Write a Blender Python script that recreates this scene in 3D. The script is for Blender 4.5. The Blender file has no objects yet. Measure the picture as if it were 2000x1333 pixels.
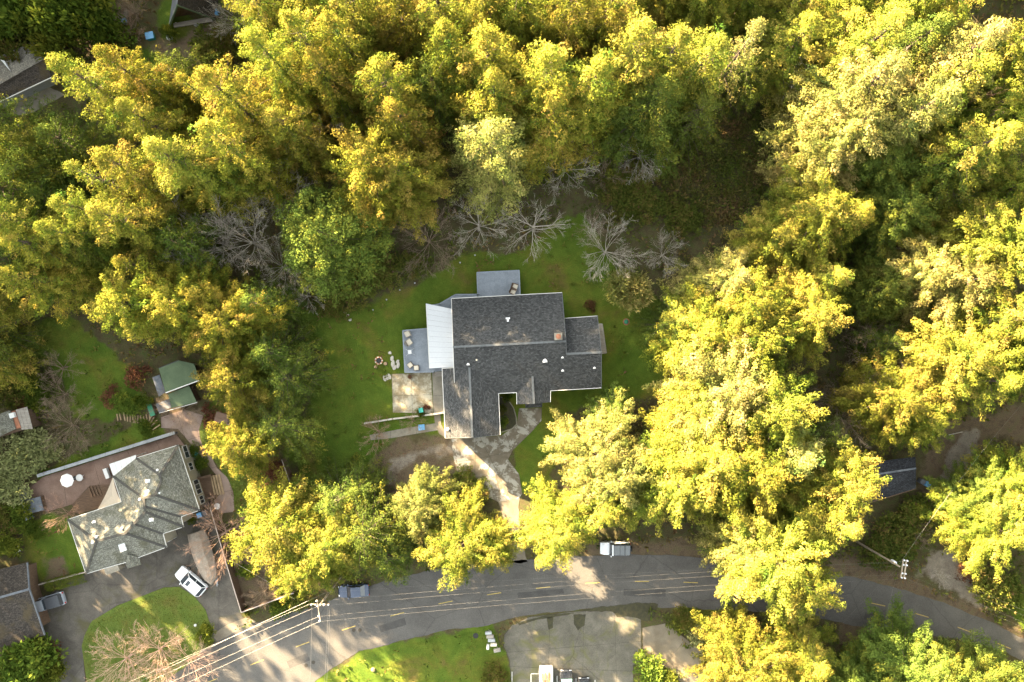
import bpy, math, random
import numpy as np
from mathutils import Vector, Matrix
from mathutils.geometry import tessellate_polygon

# ------------------------------------------------------------------ camera, sky, sun, exposure
scene = bpy.context.scene
C = scene.collection
CAM_H = 100.0            # drone height in metres, looking straight down
FPX = 1333.33            # focal length in pixels of the 2000 px wide photograph
cam_d = bpy.data.cameras.new('camera'); cam = bpy.data.objects.new('camera', cam_d); C.objects.link(cam)
cam_d.sensor_width = 36.0; cam_d.lens = 24.0; cam_d.clip_start = 0.5; cam_d.clip_end = 3000
cam.location = (0, 0, CAM_H); cam.rotation_euler = (0, 0, 0)
scene.camera = cam
SUN_EL, SUN_AZ = math.radians(19.0), math.radians(-46.0)      # azimuth from +Y (top of picture) towards +X
world = bpy.data.worlds.new('World'); scene.world = world; world.use_nodes = True
wn = world.node_tree.nodes; wl = world.node_tree.links
for n in list(wn): wn.remove(n)
sky = wn.new('ShaderNodeTexSky'); sky.sky_type = 'NISHITA'; sky.sun_disc = False
sky.sun_elevation = SUN_EL; sky.sun_rotation = SUN_AZ; sky.air_density = 1.0; sky.dust_density = 3.0; sky.ozone_density = 0.6
hsv = wn.new('ShaderNodeHueSaturation'); hsv.inputs['Saturation'].default_value = 0.24
tnt = wn.new('ShaderNodeMixRGB'); tnt.blend_type = 'MULTIPLY'; tnt.inputs[0].default_value = 1.0
tnt.inputs[2].default_value = (0.98, 1.0, 0.93, 1)
bg = wn.new('ShaderNodeBackground'); bg.inputs['Strength'].default_value = 0.056
wo = wn.new('ShaderNodeOutputWorld')
wl.new(sky.outputs[0], hsv.inputs['Color']); wl.new(hsv.outputs[0], tnt.inputs[1]); wl.new(tnt.outputs[0], bg.inputs[0]); wl.new(bg.outputs[0], wo.inputs[0])
sun_d = bpy.data.lights.new('sun', 'SUN'); sun = bpy.data.objects.new('sun', sun_d); C.objects.link(sun)
sun_d.energy = 5.0; sun_d.angle = math.radians(0.6); sun_d.color = (1.0, 0.755, 0.45)
sdir = Vector((math.sin(SUN_AZ)*math.cos(SUN_EL), math.cos(SUN_AZ)*math.cos(SUN_EL), math.sin(SUN_EL)))
sun.rotation_euler = sdir.to_track_quat('Z', 'Y').to_euler(); sun.location = sdir*200
vs = scene.view_settings
scene.display_settings.display_device = 'sRGB'
vs.view_transform = 'Standard'; vs.look = 'None'; vs.gamma = 1.0; vs.use_curve_mapping = False; vs.exposure = 4.55
scene.cycles.max_bounces = 6; scene.cycles.diffuse_bounces = 3; scene.cycles.transmission_bounces = 4
scene.cycles.glossy_bounces = 2; scene.cycles.transparent_max_bounces = 4
scene.cycles.caustics_reflective = False; scene.cycles.caustics_refractive = False
try: scene.cycles.use_denoising = True
except Exception: pass

# ------------------------------------------------------------------ helpers
def P(px, py, h=0.0):
    """point of the place that the photograph shows at (px,py), if it stands h metres above the ground"""
    k = (CAM_H - h)/FPX
    return Vector(((px-1000.0)*k, (666.5-py)*k, h))
def PL(pts, h=0.0): return [P(x, y, h) for x, y in pts]

def mesh_obj(name, me, mat=None, parent=None, loc=None):
    o = bpy.data.objects.new(name, me); C.objects.link(o)
    if mat is not None and len(me.materials) == 0: me.materials.append(mat)
    if parent is not None: o.parent = parent
    if loc is not None: o.location = loc
    return o
def tag(o, label=None, cat=None, group=None, kind=None):
    if label: o['label'] = label
    if cat: o['category'] = cat
    if group: o['group'] = group
    if kind: o['kind'] = kind
    return o
def thing(name, loc, label, cat, rz=0.0, group=None):
    o = bpy.data.objects.new(name, None); C.objects.link(o); o.empty_display_size = 0.3
    o.location = loc; o.rotation_euler = (0, 0, rz)
    return tag(o, label, cat, group)
def copy_tree(root, loc=None, rz=None, parent=None):
    r = root.copy(); C.objects.link(r)
    if parent is not None: r.parent = parent
    if loc is not None: r.location = loc
    if rz is not None: r.rotation_euler = (0, 0, rz)
    for ch in list(root.children): copy_tree(ch, parent=r)
    return r

class MB:
    """collects polygons of one mesh; writes metre-scaled UVs (u level, v up the slope)"""
    def __init__(s, org=(0, 0, 0), rot=0.0):
        s.v = []; s.f = []; s.uv = []; s.org = Vector(org); s.rot = rot; s.smooth = []
    def poly(s, pts, smooth=False, uva=0.0):
        pts = [Vector(p) - s.org for p in pts]
        if s.rot:
            R = Matrix.Rotation(-s.rot, 3, 'Z'); pts = [R @ p for p in pts]
        n = Vector((0, 0, 0))
        for i in range(len(pts)):
            a, b = pts[i], pts[(i+1) % len(pts)]
            n += Vector(((a.y-b.y)*(a.z+b.z), (a.z-b.z)*(a.x+b.x), (a.x-b.x)*(a.y+b.y)))
        if n.length < 1e-12: return
        n.normalize()
        h = Vector((-n.y, n.x, 0))
        if h.length < 0.02: u = Vector((math.cos(uva), math.sin(uva), 0))
        else: u = h.normalized()
        w = n.cross(u)
        i0 = len(s.v); s.v += [tuple(p) for p in pts]
        s.f.append(list(range(i0, i0+len(pts)))); s.uv += [(p.dot(u), p.dot(w)) for p in pts]; s.smooth.append(smooth)
    def box(s, c, size, rz=0.0, top_scale=1.0):
        c = Vector(c); hx, hy, hz = size[0]/2, size[1]/2, size[2]/2
        R = Matrix.Rotation(rz, 3, 'Z')
        q = []
        for z, k in ((-hz, 1.0), (hz, top_scale)):
            for x, y in ((-hx, -hy), (hx, -hy), (hx, hy), (-hx, hy)):
                q.append(c + R @ Vector((x*k, y*k, z)))
        for f in ((0, 3, 2, 1), (4, 5, 6, 7), (0, 1, 5, 4), (1, 2, 6, 5), (2, 3, 7, 6), (3, 0, 4, 7)): s.poly([q[i] for i in f], uva=rz)
    def beam(s, a, b, w, h):
        """box from a to b (centre line of the top), w wide, h deep"""
        a, b = Vector(a), Vector(b); d = (b-a).normalized()
        side = Vector((-d.y, d.x, 0))
        side = side.normalized()*(w/2) if side.length > 1e-4 else Vector((w/2, 0, 0))
        up = d.cross(side).normalized()
        if up.z < 0 or (abs(up.z) < 1e-4 and up.y < 0): up = -up
        dn = -up*h
        A = [a-side, a+side, a+side+dn, a-side+dn]; B = [b-side, b+side, b+side+dn, b-side+dn]
        s.poly([A[0], A[1], B[1], B[0]][::-1]); s.poly([A[2], A[3], B[3], B[2]][::-1])
        s.poly([A[1], A[2], B[2], B[1]][::-1]); s.poly([A[3], A[0], B[0], B[3]][::-1])
        s.poly(A); s.poly(B[::-1])
    def prism(s, pts, z0, z1, uva=0.0, bottom=False):
        """plan polygon (any turn) between two heights; z may be lists"""
        pts = [Vector((p[0], p[1], 0)) for p in pts]
        ar = sum(pts[i].x*pts[(i+1) % len(pts)].y - pts[(i+1) % len(pts)].x*pts[i].y for i in range(len(pts)))
        if ar < 0: pts = pts[::-1]
        T = [Vector((p.x, p.y, z1)) for p in pts]; B = [Vector((p.x, p.y, z0)) for p in pts]
        n = len(pts)
        for tri in tessellate_polygon([T]):
            t = [T[i] for i in tri]
            if (t[1]-t[0]).cross(t[2]-t[0]).z < 0: t = t[::-1]
            s.poly(t, uva=uva)
            if bottom: s.poly([Vector((q.x, q.y, z0)) for q in t][::-1], uva=uva)
        for i in range(n):
            j = (i+1) % n; s.poly([B[i], B[j], T[j], T[i]])
    def slab(s, top, th):
        """closed plate: top polygon (3d, counter-clockwise from above) and its copy th lower"""
        top = [Vector(p) for p in top]; ar = sum(top[i].x*top[(i+1) % len(top)].y - top[(i+1) % len(top)].x*top[i].y for i in range(len(top)))
        if ar < 0: top = top[::-1]
        bot = [p - Vector((0, 0, th)) for p in top]; n = len(top)
        if n == 4 or n == 3: s.poly(top); s.poly(bot[::-1])
        else:
            for tri in tessellate_polygon([[Vector((p.x, p.y, 0)) for p in top]]):
                t = list(tri)
                if (top[t[1]]-top[t[0]]).cross(top[t[2]]-top[t[0]]).z < 0: t = t[::-1]
                s.poly([top[i] for i in t]); s.poly([bot[i] for i in t][::-1])
        for i in range(n):
            j = (i+1) % n; s.poly([bot[i], bot[j], top[j], top[i]])
    def tube(s, path, rad, sides=6, caps=True):
        path = [Vector(p) for p in path]; n = len(path)
        rads = rad if isinstance(rad, (list, tuple)) else [rad]*n
        rings = []
        for i, p in enumerate(path):
            d = (path[min(i+1, n-1)] - path[max(i-1, 0)]).normalized()
            a = d.cross(Vector((0, 0, 1)))
            if a.length < 1e-3: a = d.cross(Vector((0, 1, 0)))
            a.normalize(); b = d.cross(a)
            rings.append([p + (a*math.cos(2*math.pi*k/sides) + b*math.sin(2*math.pi*k/sides))*rads[i] for k in range(sides)])
        for i in range(n-1):
            for k in range(sides):
                j = (k+1) % sides; s.poly([rings[i][k], rings[i+1][k], rings[i+1][j], rings[i][j]], smooth=True)
        if caps: s.poly(rings[0]); s.poly(rings[-1][::-1])
    def lathe(s, c, prof, sides=16):
        c = Vector(c); rings = [[c + Vector((r*math.cos(2*math.pi*k/sides), r*math.sin(2*math.pi*k/sides), z)) for k in range(sides)] for r, z in prof]
        for i in range(len(prof)-1):
            for k in range(sides):
                j = (k+1) % sides; s.poly([rings[i][k], rings[i][j], rings[i+1][j], rings[i+1][k]], smooth=True)
        s.poly(rings[0][::-1]); s.poly(rings[-1])
    def mesh(s, name, bevel=None):
        me = bpy.data.meshes.new(name); me.from_pydata(s.v, [], s.f)
        uvl = me.uv_layers.new(name='UVMap'); uvl.data.foreach_set('uv', np.array(s.uv, dtype=np.float32).ravel())
        me.polygons.foreach_set('use_smooth', s.smooth); me.update()
        return me
    def build(s, name, mat, parent=None, loc=None):
        return mesh_obj(name, s.mesh(name), mat, parent, loc)

def quick_quads(name, V, mat, tint=None):
    """mesh of separate quads from an (n,4,3) array"""
    n = len(V); me = bpy.data.meshes.new(name)
    me.vertices.add(n*4); me.loops.add(n*4); me.polygons.add(n)
    me.vertices.foreach_set('co', V.astype(np.float32).ravel())
    me.loops.foreach_set('vertex_index', np.arange(n*4, dtype=np.int32))
    me.polygons.foreach_set('loop_start', np.arange(0, n*4, 4, dtype=np.int32))
    try: me.polygons.foreach_set('loop_total', np.full(n, 4, dtype=np.int32))
    except Exception: pass
    if tint is not None:
        at = me.attributes.new('tint', 'FLOAT', 'POINT'); at.data.foreach_set('value', np.repeat(tint, 4).astype(np.float32))
    me.update(calc_edges=True); me.materials.append(mat)
    return me

# ------------------------------------------------------------------ materials
def nodes_of(m): return m.node_tree.nodes, m.node_tree.links
def new_mat(name, rough=0.8, metallic=0.0, spec=0.3):
    m = bpy.data.materials.new(name); m.use_nodes = True
    b = m.node_tree.nodes['Principled BSDF']; b.inputs['Roughness'].default_value = rough; b.inputs['Metallic'].default_value = metallic
    b.inputs['Specular IOR Level'].default_value = spec
    return m, b
def ramp_node(n, stops):
    r = n.new('ShaderNodeValToRGB'); e = r.color_ramp.elements
    while len(e) < len(stops): e.new(0.5)
    for i, (p, c) in enumerate(stops): e[i].position = p; e[i].color = (*c, 1)
    return r
def noise_node(n, l, vec, scale, detail=5, rough=0.6, dist=0.0):
    t = n.new('ShaderNodeTexNoise'); t.inputs['Scale'].default_value = scale; t.inputs['Detail'].default_value = detail
    t.inputs['Roughness'].default_value = rough; t.inputs['Distortion'].default_value = dist
    l.new(vec, t.inputs['Vector']); return t
def mixc(n, l, fac, a, b, mode='MIX'):
    m = n.new('ShaderNodeMixRGB'); m.blend_type = mode
    for k, x in ((0, fac), (1, a), (2, b)):
        if isinstance(x, (int, float)): m.inputs[k].default_value = x
        elif isinstance(x, tuple): m.inputs[k].default_value = (*x, 1)
        else: l.new(x, m.inputs[k])
    return m.outputs[0]
def bump(n, l, b, height, strength=0.4, dist=0.05):
    bp = n.new('ShaderNodeBump'); bp.inputs['Strength'].default_value = strength; bp.inputs['Distance'].default_value = dist
    l.new(height, bp.inputs['Height']); l.new(bp.outputs[0], b.inputs['Normal'])
def grain(name, stops, scale=1.5, fine=18.0, rough=0.85, bstr=0.35, bdist=0.03, metallic=0.0, coord='Object', stretch=None, fine_amt=0.35, spec=0.3):
    """general weathered surface: blotches from a ramp, finer mottling, fine relief"""
    m, b = new_mat(name, rough, metallic, spec); n, l = nodes_of(m)
    tc = n.new('ShaderNodeTexCoord'); vec = tc.outputs[coord]
    if stretch:
        mp = n.new('ShaderNodeMapping'); mp.inputs['Scale'].default_value = stretch; l.new(vec, mp.inputs[0]); vec = mp.outputs[0]
    a = noise_node(n, l, vec, scale, 6, 0.62, 0.3); f = noise_node(n, l, vec, fine, 4, 0.7)
    r = ramp_node(n, stops); l.new(a.outputs[0], r.inputs[0])
    fr = ramp_node(n, [(0.3, (1-fine_amt,)*3), (0.7, (1+fine_amt*0.6,)*3)]); l.new(f.outputs[0], fr.inputs[0])
    col = mixc(n, l, 1.0, r.outputs[0], fr.outputs[0], 'MULTIPLY'); l.new(col, b.inputs['Base Color'])
    bump(n, l, b, f.outputs[0], bstr, bdist)
    return m
def plain(name, c, rough=0.6, metallic=0.0, var=0.12, scale=6.0, spec=0.4):
    lo = tuple(x*(1-var) for x in c); hi = tuple(min(1.0, x*(1+var)) for x in c)
    return grain(name, [(0.3, lo), (0.7, hi)], scale, scale*6, rough, 0.12, 0.01, metallic, fine_amt=var, spec=spec)

def leaf_mat(name, cols, trans=0.14, rough=0.7):
    m = bpy.data.materials.new(name); m.use_nodes = True; n, l = nodes_of(m)
    for x in list(n): n.remove(x)
    at = n.new('ShaderNodeAttribute'); at.attribute_name = 'tint'
    oi = n.new('ShaderNodeObjectInfo')
    r = ramp_node(n, cols); l.new(at.outputs['Fac'], r.inputs[0])
    hs = n.new('ShaderNodeHueSaturation'); l.new(r.outputs[0], hs.inputs['Color'])
    mr = n.new('ShaderNodeMapRange'); mr.inputs['To Min'].default_value = 0.470; mr.inputs['To Max'].default_value = 0.506; l.new(oi.outputs['Random'], mr.inputs['Value']); l.new(mr.outputs[0], hs.inputs['Hue'])
    ml = n.new('ShaderNodeMath'); ml.operation = 'MULTIPLY'; ml.inputs[1].default_value = 7.31; l.new(oi.outputs['Random'], ml.inputs[0])
    fr = n.new('ShaderNodeMath'); fr.operation = 'FRACT'; l.new(ml.outputs[0], fr.inputs[0])
    mv = n.new('ShaderNodeMapRange'); mv.inputs['To Min'].default_value = 0.8; mv.inputs['To Max'].default_value = 1.2; l.new(fr.outputs[0], mv.inputs['Value']); l.new(mv.outputs[0], hs.inputs['Value'])
    d = n.new('ShaderNodeBsdfDiffuse'); t = n.new('ShaderNodeBsdfTranslucent'); mx = n.new('ShaderNodeMixShader'); mx.inputs[0].default_value = trans
    out = n.new('ShaderNodeOutputMaterial')
    l.new(hs.outputs[0], d.inputs[0]); l.new(hs.outputs[0], t.inputs[0]); l.new(d.outputs[0], mx.inputs[1]); l.new(t.outputs[0], mx.inputs[2]); l.new(mx.outputs[0], out.inputs[0])
    return m

MAT = {}
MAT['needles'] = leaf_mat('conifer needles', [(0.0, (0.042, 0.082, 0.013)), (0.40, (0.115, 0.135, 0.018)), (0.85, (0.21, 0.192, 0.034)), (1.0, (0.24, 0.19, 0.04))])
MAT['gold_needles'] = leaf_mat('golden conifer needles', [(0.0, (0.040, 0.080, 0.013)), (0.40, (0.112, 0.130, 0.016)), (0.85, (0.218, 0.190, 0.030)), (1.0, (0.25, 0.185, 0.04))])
MAT['pale_needles'] = leaf_mat('pale conifer needles', [(0.0, (0.050, 0.085, 0.022)), (0.40, (0.135, 0.145, 0.034)), (0.85, (0.23, 0.21, 0.062)), (1.0, (0.26, 0.22, 0.08))])
MAT['blue_needles'] = leaf_mat('blue green needles', [(0.0, (0.040, 0.070, 0.014)), (0.6, (0.075, 0.108, 0.020)), (1.0, (0.13, 0.125, 0.018))])
MAT['broadleaf'] = leaf_mat('broad leaves', [(0.0, (0.045, 0.075, 0.012)), (0.6, (0.075, 0.11, 0.016)), (1.0, (0.13, 0.14, 0.02))])
MAT['pale_leaf'] = leaf_mat('pale willow leaves', [(0.0, (0.13, 0.15, 0.04)), (0.6, (0.20, 0.20, 0.06)), (1.0, (0.28, 0.24, 0.08))])
MAT['scrub'] = leaf_mat('scrub leaves', [(0.0, (0.042, 0.060, 0.013)), (0.55, (0.078, 0.098, 0.018)), (0.8, (0.12, 0.10, 0.028)), (1.0, (0.11, 0.07, 0.035))])
MAT['sage'] = leaf_mat('greyish leaves', [(0.0, (0.10, 0.115, 0.045)), (0.6, (0.15, 0.165, 0.065)), (1.0, (0.20, 0.20, 0.09))])
MAT['rust_leaf'] = leaf_mat('rusty fern and dead leaves', [(0.0, (0.07, 0.035, 0.018)), (0.6, (0.12, 0.06, 0.03)), (1.0, (0.15, 0.10, 0.03))])
MAT['bark'] = grain('bark', [(0.3, (0.035, 0.026, 0.018)), (0.7, (0.075, 0.056, 0.04))], 3, 20, 0.95, 0.6, 0.05)
MAT['pale_bark'] = grain('pale bare bark', [(0.3, (0.19, 0.165, 0.135)), (0.7, (0.40, 0.36, 0.305))], 2, 14, 0.95, 0.3, 0.02)
MAT['brown_bark'] = grain('brown twigs', [(0.3, (0.10, 0.07, 0.045)), (0.7, (0.21, 0.155, 0.11))], 2, 14, 0.95, 0.3, 0.02)
MAT['sunlit_bark'] = grain('sunlit peach twigs', [(0.3, (0.30, 0.18, 0.125)), (0.7, (0.46, 0.31, 0.23))], 2, 14, 0.95, 0.3, 0.02)  # lighter copy of the reddish twigs, sunlight put into the colour
MAT['red_bark'] = grain('reddish twigs', [(0.3, (0.16, 0.095, 0.065)), (0.7, (0.28, 0.18, 0.13))], 2, 14, 0.95, 0.3, 0.02)
# ------------------------------------------------------------------ ground sheet
def poly_dist(X, Y, pts):
    """signed distance (metres, inside positive) of grid points to a plan polygon"""
    d = np.full(X.shape, 1e9); ins = np.zeros(X.shape, bool); n = len(pts)
    for i in range(n):
        ax, ay = pts[i][0], pts[i][1]; bx, by = pts[(i+1) % n][0], pts[(i+1) % n][1]
        ex, ey = bx-ax, by-ay; L = ex*ex+ey*ey+1e-9
        t = np.clip(((X-ax)*ex+(Y-ay)*ey)/L, 0, 1)
        d = np.minimum(d, np.hypot(X-ax-t*ex, Y-ay-t*ey))
        c = ((ay > Y) != (by > Y)) & (X < (bx-ax)*(Y-ay)/(by-ay+1e-12)+ax); ins ^= c
    return np.where(ins, d, -d)
LAWNS = [
 [(548,596),(640,604),(716,608),(756,576),(850,535),(930,492),(1010,490),(1100,430),(1140,420),(1210,520),(1250,540),(1310,620),(1300,780),(1100,800),(1078,960),(1012,962),(990,860),(880,870),(800,840),(740,880),(690,960),(590,960),(555,880),(600,800),(630,700)],
 [(30,650),(120,610),(200,660),(260,720),(280,800),(210,832),(150,810),(125,740),(60,700)],
 [(80,930),(110,905),(240,840),(300,825),(335,840),(350,846),(90,935)],
 [(398,800),(440,770),(500,790),(530,960),(490,1010),(455,990),(440,920),(400,880)],
 [(45,1030),(110,1005),(140,1015),(168,1120),(75,1140),(40,1090)],
 [(600,1345),(650,1304),(702,1273),(800,1248),(870,1232),(955,1226),(992,1290),(1000,1345)],
 [(1305,1215),(1330,1195),(1380,1192),(1480,1200),(1480,1215),(1380,1235)],
 [(1280,1340),(1300,1335),(1340,1345)],
 [(330,80),(300,30),(320,0),(345,0),(420,70),(450,90),(420,110),(380,110)],
 [(270,105),(300,85),(330,100),(310,125),(270,130)],
 [(1830,1090),(1900,1080),(2010,1180),(2010,1230),(1930,1170)],
]
DIRT = [
 [(700,975),(725,905),(780,858),(850,848),(900,860),(893,925),(850,950),(800,950),(765,1000),(720,1000)],
 [(1140,1060),(1240,1056),(1340,1068),(1440,1095),(1440,1115),(1340,1092),(1160,1090)],
 [(1620,1085),(1760,1110),(1900,1180),(2010,1245),(2010,1262),(1820,1180),(1620,1122)],
 [(1790,960),(1800,880),(1850,830),(1960,800),(2010,800),(2010,860),(1920,850),(1890,960),(1830,985)],
 [(100,950),(30,960),(20,1000),(80,1000)],
 [(505,895),(545,880),(568,950),(540,975),(520,940)],
 [(440,1080),(470,1180),(580,1150),(560,1090),(500,1040)],
 [(90,1100),(125,1090),(135,1125),(95,1135)],
 [(330,115),(300,95),(380,60),(430,50),(360,120)],
 [(150,95),(215,20),(250,0),(270,20),(180,110)],
 [(300,780),(320,760),(420,800),(400,860),(330,850)],
 [(1640,1205),(1760,1230),(1740,1290),(1640,1250)],
]
GRAVEL = [
 [(1832,1078),(1862,1068),(1905,1105),(1915,1160),(1960,1215),(1900,1180),(1800,1125),(1810,1095)],
 [(745,950),(760,905),(810,880),(875,868),(885,880),(820,893),(780,915),(768,960)],
 [(1820,985),(1850,900),(1900,830),(1925,832),(1885,900),(1860,985)],
 [(190,80),(245,10),(262,18),(215,85)],
]
xs = np.concatenate([[-1500, -700, -350, -200, -140, -110, -95], np.arange(-82, 82.01, 0.5), [95, 110, 140, 200, 350, 700, 1500]])
ys = np.concatenate([[-1500, -700, -350, -180, -110, -80], np.arange(-56, 56.01, 0.5), [80, 110, 180, 350, 700, 1500]])
GX, GY = np.meshgrid(xs, ys)
def wob(X, Y, s, seed):
    r = np.random.default_rng(seed); o = np.zeros(X.shape)
    for i in range(7):
        k = s*1.6**i*0.5; a = r.uniform(0, 6.28); o += np.sin(k*(X*math.cos(a)+Y*math.sin(a))+r.uniform(0, 6.28) + 1.3*np.sin(k*0.6*(Y*math.cos(a)-X*math.sin(a))+r.uniform(0, 6.28)))*0.75**i
    return o
def region(polys, soft, jit, seed):
    m = np.full(GX.shape, -1e9)
    for p in polys: m = np.maximum(m, poly_dist(GX, GY, PL(p)))
    return np.clip((m + jit*wob(GX, GY, 0.8, seed))/soft + 0.5, 0, 1)
g_lawn = region(LAWNS, 1.8, 0.35, 1); g_dirt = region(DIRT, 3.0, 0.5, 2); g_grav = region(GRAVEL, 2.2, 0.4, 3)
nx, ny = len(xs), len(ys)
GZ = 0.05*np.clip(wob(GX, GY, 0.5, 9), -2, 2)*(1-g_lawn)*0.0
me = bpy.data.meshes.new('ground')
vid = np.arange(nx*ny).reshape(ny, nx)
Q = np.stack([vid[:-1, :-1], vid[:-1, 1:], vid[1:, 1:], vid[1:, :-1]], -1).reshape(-1, 4)
me.vertices.add(nx*ny); me.loops.add(len(Q)*4); me.polygons.add(len(Q))
me.vertices.foreach_set('co', np.stack([GX, GY, GZ], -1).astype(np.float32).ravel())
me.loops.foreach_set('vertex_index', Q.astype(np.int32).ravel()); me.polygons.foreach_set('loop_start', np.arange(0, len(Q)*4, 4, dtype=np.int32))
try: me.polygons.foreach_set('loop_total', np.full(len(Q), 4, dtype=np.int32))
except Exception: pass
ca = me.attributes.new('cover', 'FLOAT_COLOR', 'POINT')
ca.data.foreach_set('color', np.stack([g_lawn, g_dirt, g_grav, np.ones_like(g_lawn)], -1).astype(np.float32).ravel())
me.update(calc_edges=True)
def ground_mat():
    m, b = new_mat('ground cover', 0.95, 0, 0.1); n, l = nodes_of(m)
    tc = n.new('ShaderNodeTexCoord'); v = tc.outputs['Object']
    at = n.new('ShaderNodeAttribute'); at.attribute_name = 'cover'; sp = n.new('ShaderNodeSeparateColor'); l.new(at.outputs['Color'], sp.inputs[0])
    big = noise_node(n, l, v, 0.16, 5, 0.6, 0.4); mid = noise_node(n, l, v, 0.9, 6, 0.65); fine = noise_node(n, l, v, 7.0, 5, 0.75); tiny = noise_node(n, l, v, 26.0, 3, 0.7)
    def R(src, stops): r = ramp_node(n, stops); l.new(src.outputs[0], r.inputs[0]); return r.outputs[0]
    forest = R(mid, [(0.30, (0.046, 0.034, 0.020)), (0.5, (0.062, 0.054, 0.025)), (0.7, (0.048, 0.066, 0.018))])
    lawn_a = R(big, [(0.33, (0.086, 0.072, 0.020)), (0.41, (0.078, 0.090, 0.013)), (0.50, (0.066, 0.096, 0.012)), (0.64, (0.050, 0.084, 0.010))])
    lawn_b = R(mid, [(0.35, (0.80, 0.82, 0.8)), (0.55, (1.0, 1.0, 1.0)), (0.72, (1.25, 1.12, 1.2))])
    lawn = mixc(n, l, 1.0, lawn_a, lawn_b, 'MULTIPLY')
    dirt = R(mid, [(0.3, (0.062, 0.046, 0.030)), (0.5, (0.095, 0.070, 0.046)), (0.7, (0.080, 0.072, 0.034))])
    grav = R(mid, [(0.3, (0.12, 0.10, 0.08)), (0.7, (0.19, 0.165, 0.135))])
    def mask(sock, w):
        ad = n.new('ShaderNodeMath'); ad.operation = 'MULTIPLY_ADD'; ad.inputs[1].default_value = w; ad.inputs[2].default_value = -w*0.5; l.new(mid.outputs[0], ad.inputs[0])
        a2 = n.new('ShaderNodeMath'); a2.operation = 'ADD'; l.new(sock, a2.inputs[0]); l.new(ad.outputs[0], a2.inputs[1])
        r = ramp_node(n, [(0.35, (0, 0, 0)), (0.65, (1, 1, 1))]); l.new(a2.outputs[0], r.inputs[0]); return r.outputs[0]
    c = mixc(n, l, mask(sp.outputs[0], 0.7), forest, lawn)
    c = mixc(n, l, mask(sp.outputs[1], 1.0), c, dirt)
    c = mixc(n, l, mask(sp.outputs[2], 0.8), c, grav)
    f1 = R(fine, [(0.25, (0.55, 0.55, 0.55)), (0.5, (1, 1, 1)), (0.78, (1.55, 1.5, 1.4))])
    f2 = R(tiny, [(0.3, (0.7, 0.7, 0.7)), (0.7, (1.3, 1.3, 1.3))])
    c = mixc(n, l, 1.0, c, f1, 'MULTIPLY'); c = mixc(n, l, 1.0, c, f2, 'MULTIPLY')
    l.new(c, b.inputs['Base Color'])
    ad = n.new('ShaderNodeMath'); ad.operation = 'ADD'; l.new(fine.outputs[0], ad.inputs[0]); l.new(tiny.outputs[0], ad.inputs[1])
    bump(n, l, b, ad.outputs[0], 0.7, 0.10)
    return m
ground = mesh_obj('ground', me, ground_mat()); tag(ground, kind='structure')
# ------------------------------------------------------------------ paving materials
def asphalt_mat(name, lo, hi, crack=0.5, scale=0.5, moss=None):
    m, b = new_mat(name, 0.9, 0, 0.25); n, l = nodes_of(m); tc = n.new('ShaderNodeTexCoord'); v = tc.outputs['Object']
    a = noise_node(n, l, v, scale, 6, 0.6, 0.6); f = noise_node(n, l, v, 30, 3, 0.8); g = noise_node(n, l, v, 6, 5, 0.7)
    r = ramp_node(n, [(0.32, lo), (0.68, hi)]); l.new(a.outputs[0], r.inputs[0]); c = r.outputs[0]
    r3 = ramp_node(n, [(0.3, (0.8,)*3), (0.7, (1.2,)*3)]); l.new(g.outputs[0], r3.inputs[0]); c = mixc(n, l, 1.0, c, r3.outputs[0], 'MULTIPLY')
    r2 = ramp_node(n, [(0.3, (0.72,)*3), (0.7, (1.28,)*3)]); l.new(f.outputs[0], r2.inputs[0]); c = mixc(n, l, 1.0, c, r2.outputs[0], 'MULTIPLY')
    if moss:
        mo = noise_node(n, l, v, 0.28, 5, 0.65, 0.8); mr = ramp_node(n, [(0.52, (0, 0, 0)), (0.66, (0.8, 0.8, 0.8))]); l.new(mo.outputs[0], mr.inputs[0]); c = mixc(n, l, mr.outputs[0], c, moss)
    dv = n.new('ShaderNodeMixRGB'); dv.inputs[0].default_value = 0.3; l.new(v, dv.inputs[1]); l.new(noise_node(n, l, v, 1.5, 4).outputs['Color'], dv.inputs[2])
    vo = n.new('ShaderNodeTexVoronoi'); vo.feature = 'DISTANCE_TO_EDGE'; vo.inputs['Scale'].default_value = 0.11; l.new(dv.outputs[0], vo.inputs['Vector'])
    cr = ramp_node(n, [(0.0, (1-crack*0.6,)*3), (0.006, (1, 1, 1))]); l.new(vo.outputs['Distance'], cr.inputs[0]); c = mixc(n, l, 1.0, c, cr.outputs[0], 'MULTIPLY')
    l.new(c, b.inputs['Base Color']); bump(n, l, b, f.outputs[0], 0.4, 0.01)
    return m
MAT['asphalt'] = asphalt_mat('road asphalt', (0.058, 0.054, 0.050), (0.080, 0.075, 0.069), 0.45, 0.35)
MAT['drive_asphalt'] = asphalt_mat('old driveway asphalt', (0.050, 0.044, 0.037), (0.085, 0.076, 0.064), 0.45, 0.5, (0.055, 0.050, 0.022))
MAT['lot'] = asphalt_mat('mossy parking concrete', (0.060, 0.055, 0.043), (0.10, 0.092, 0.075), 0.5, 0.45, (0.072, 0.072, 0.022))
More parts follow.
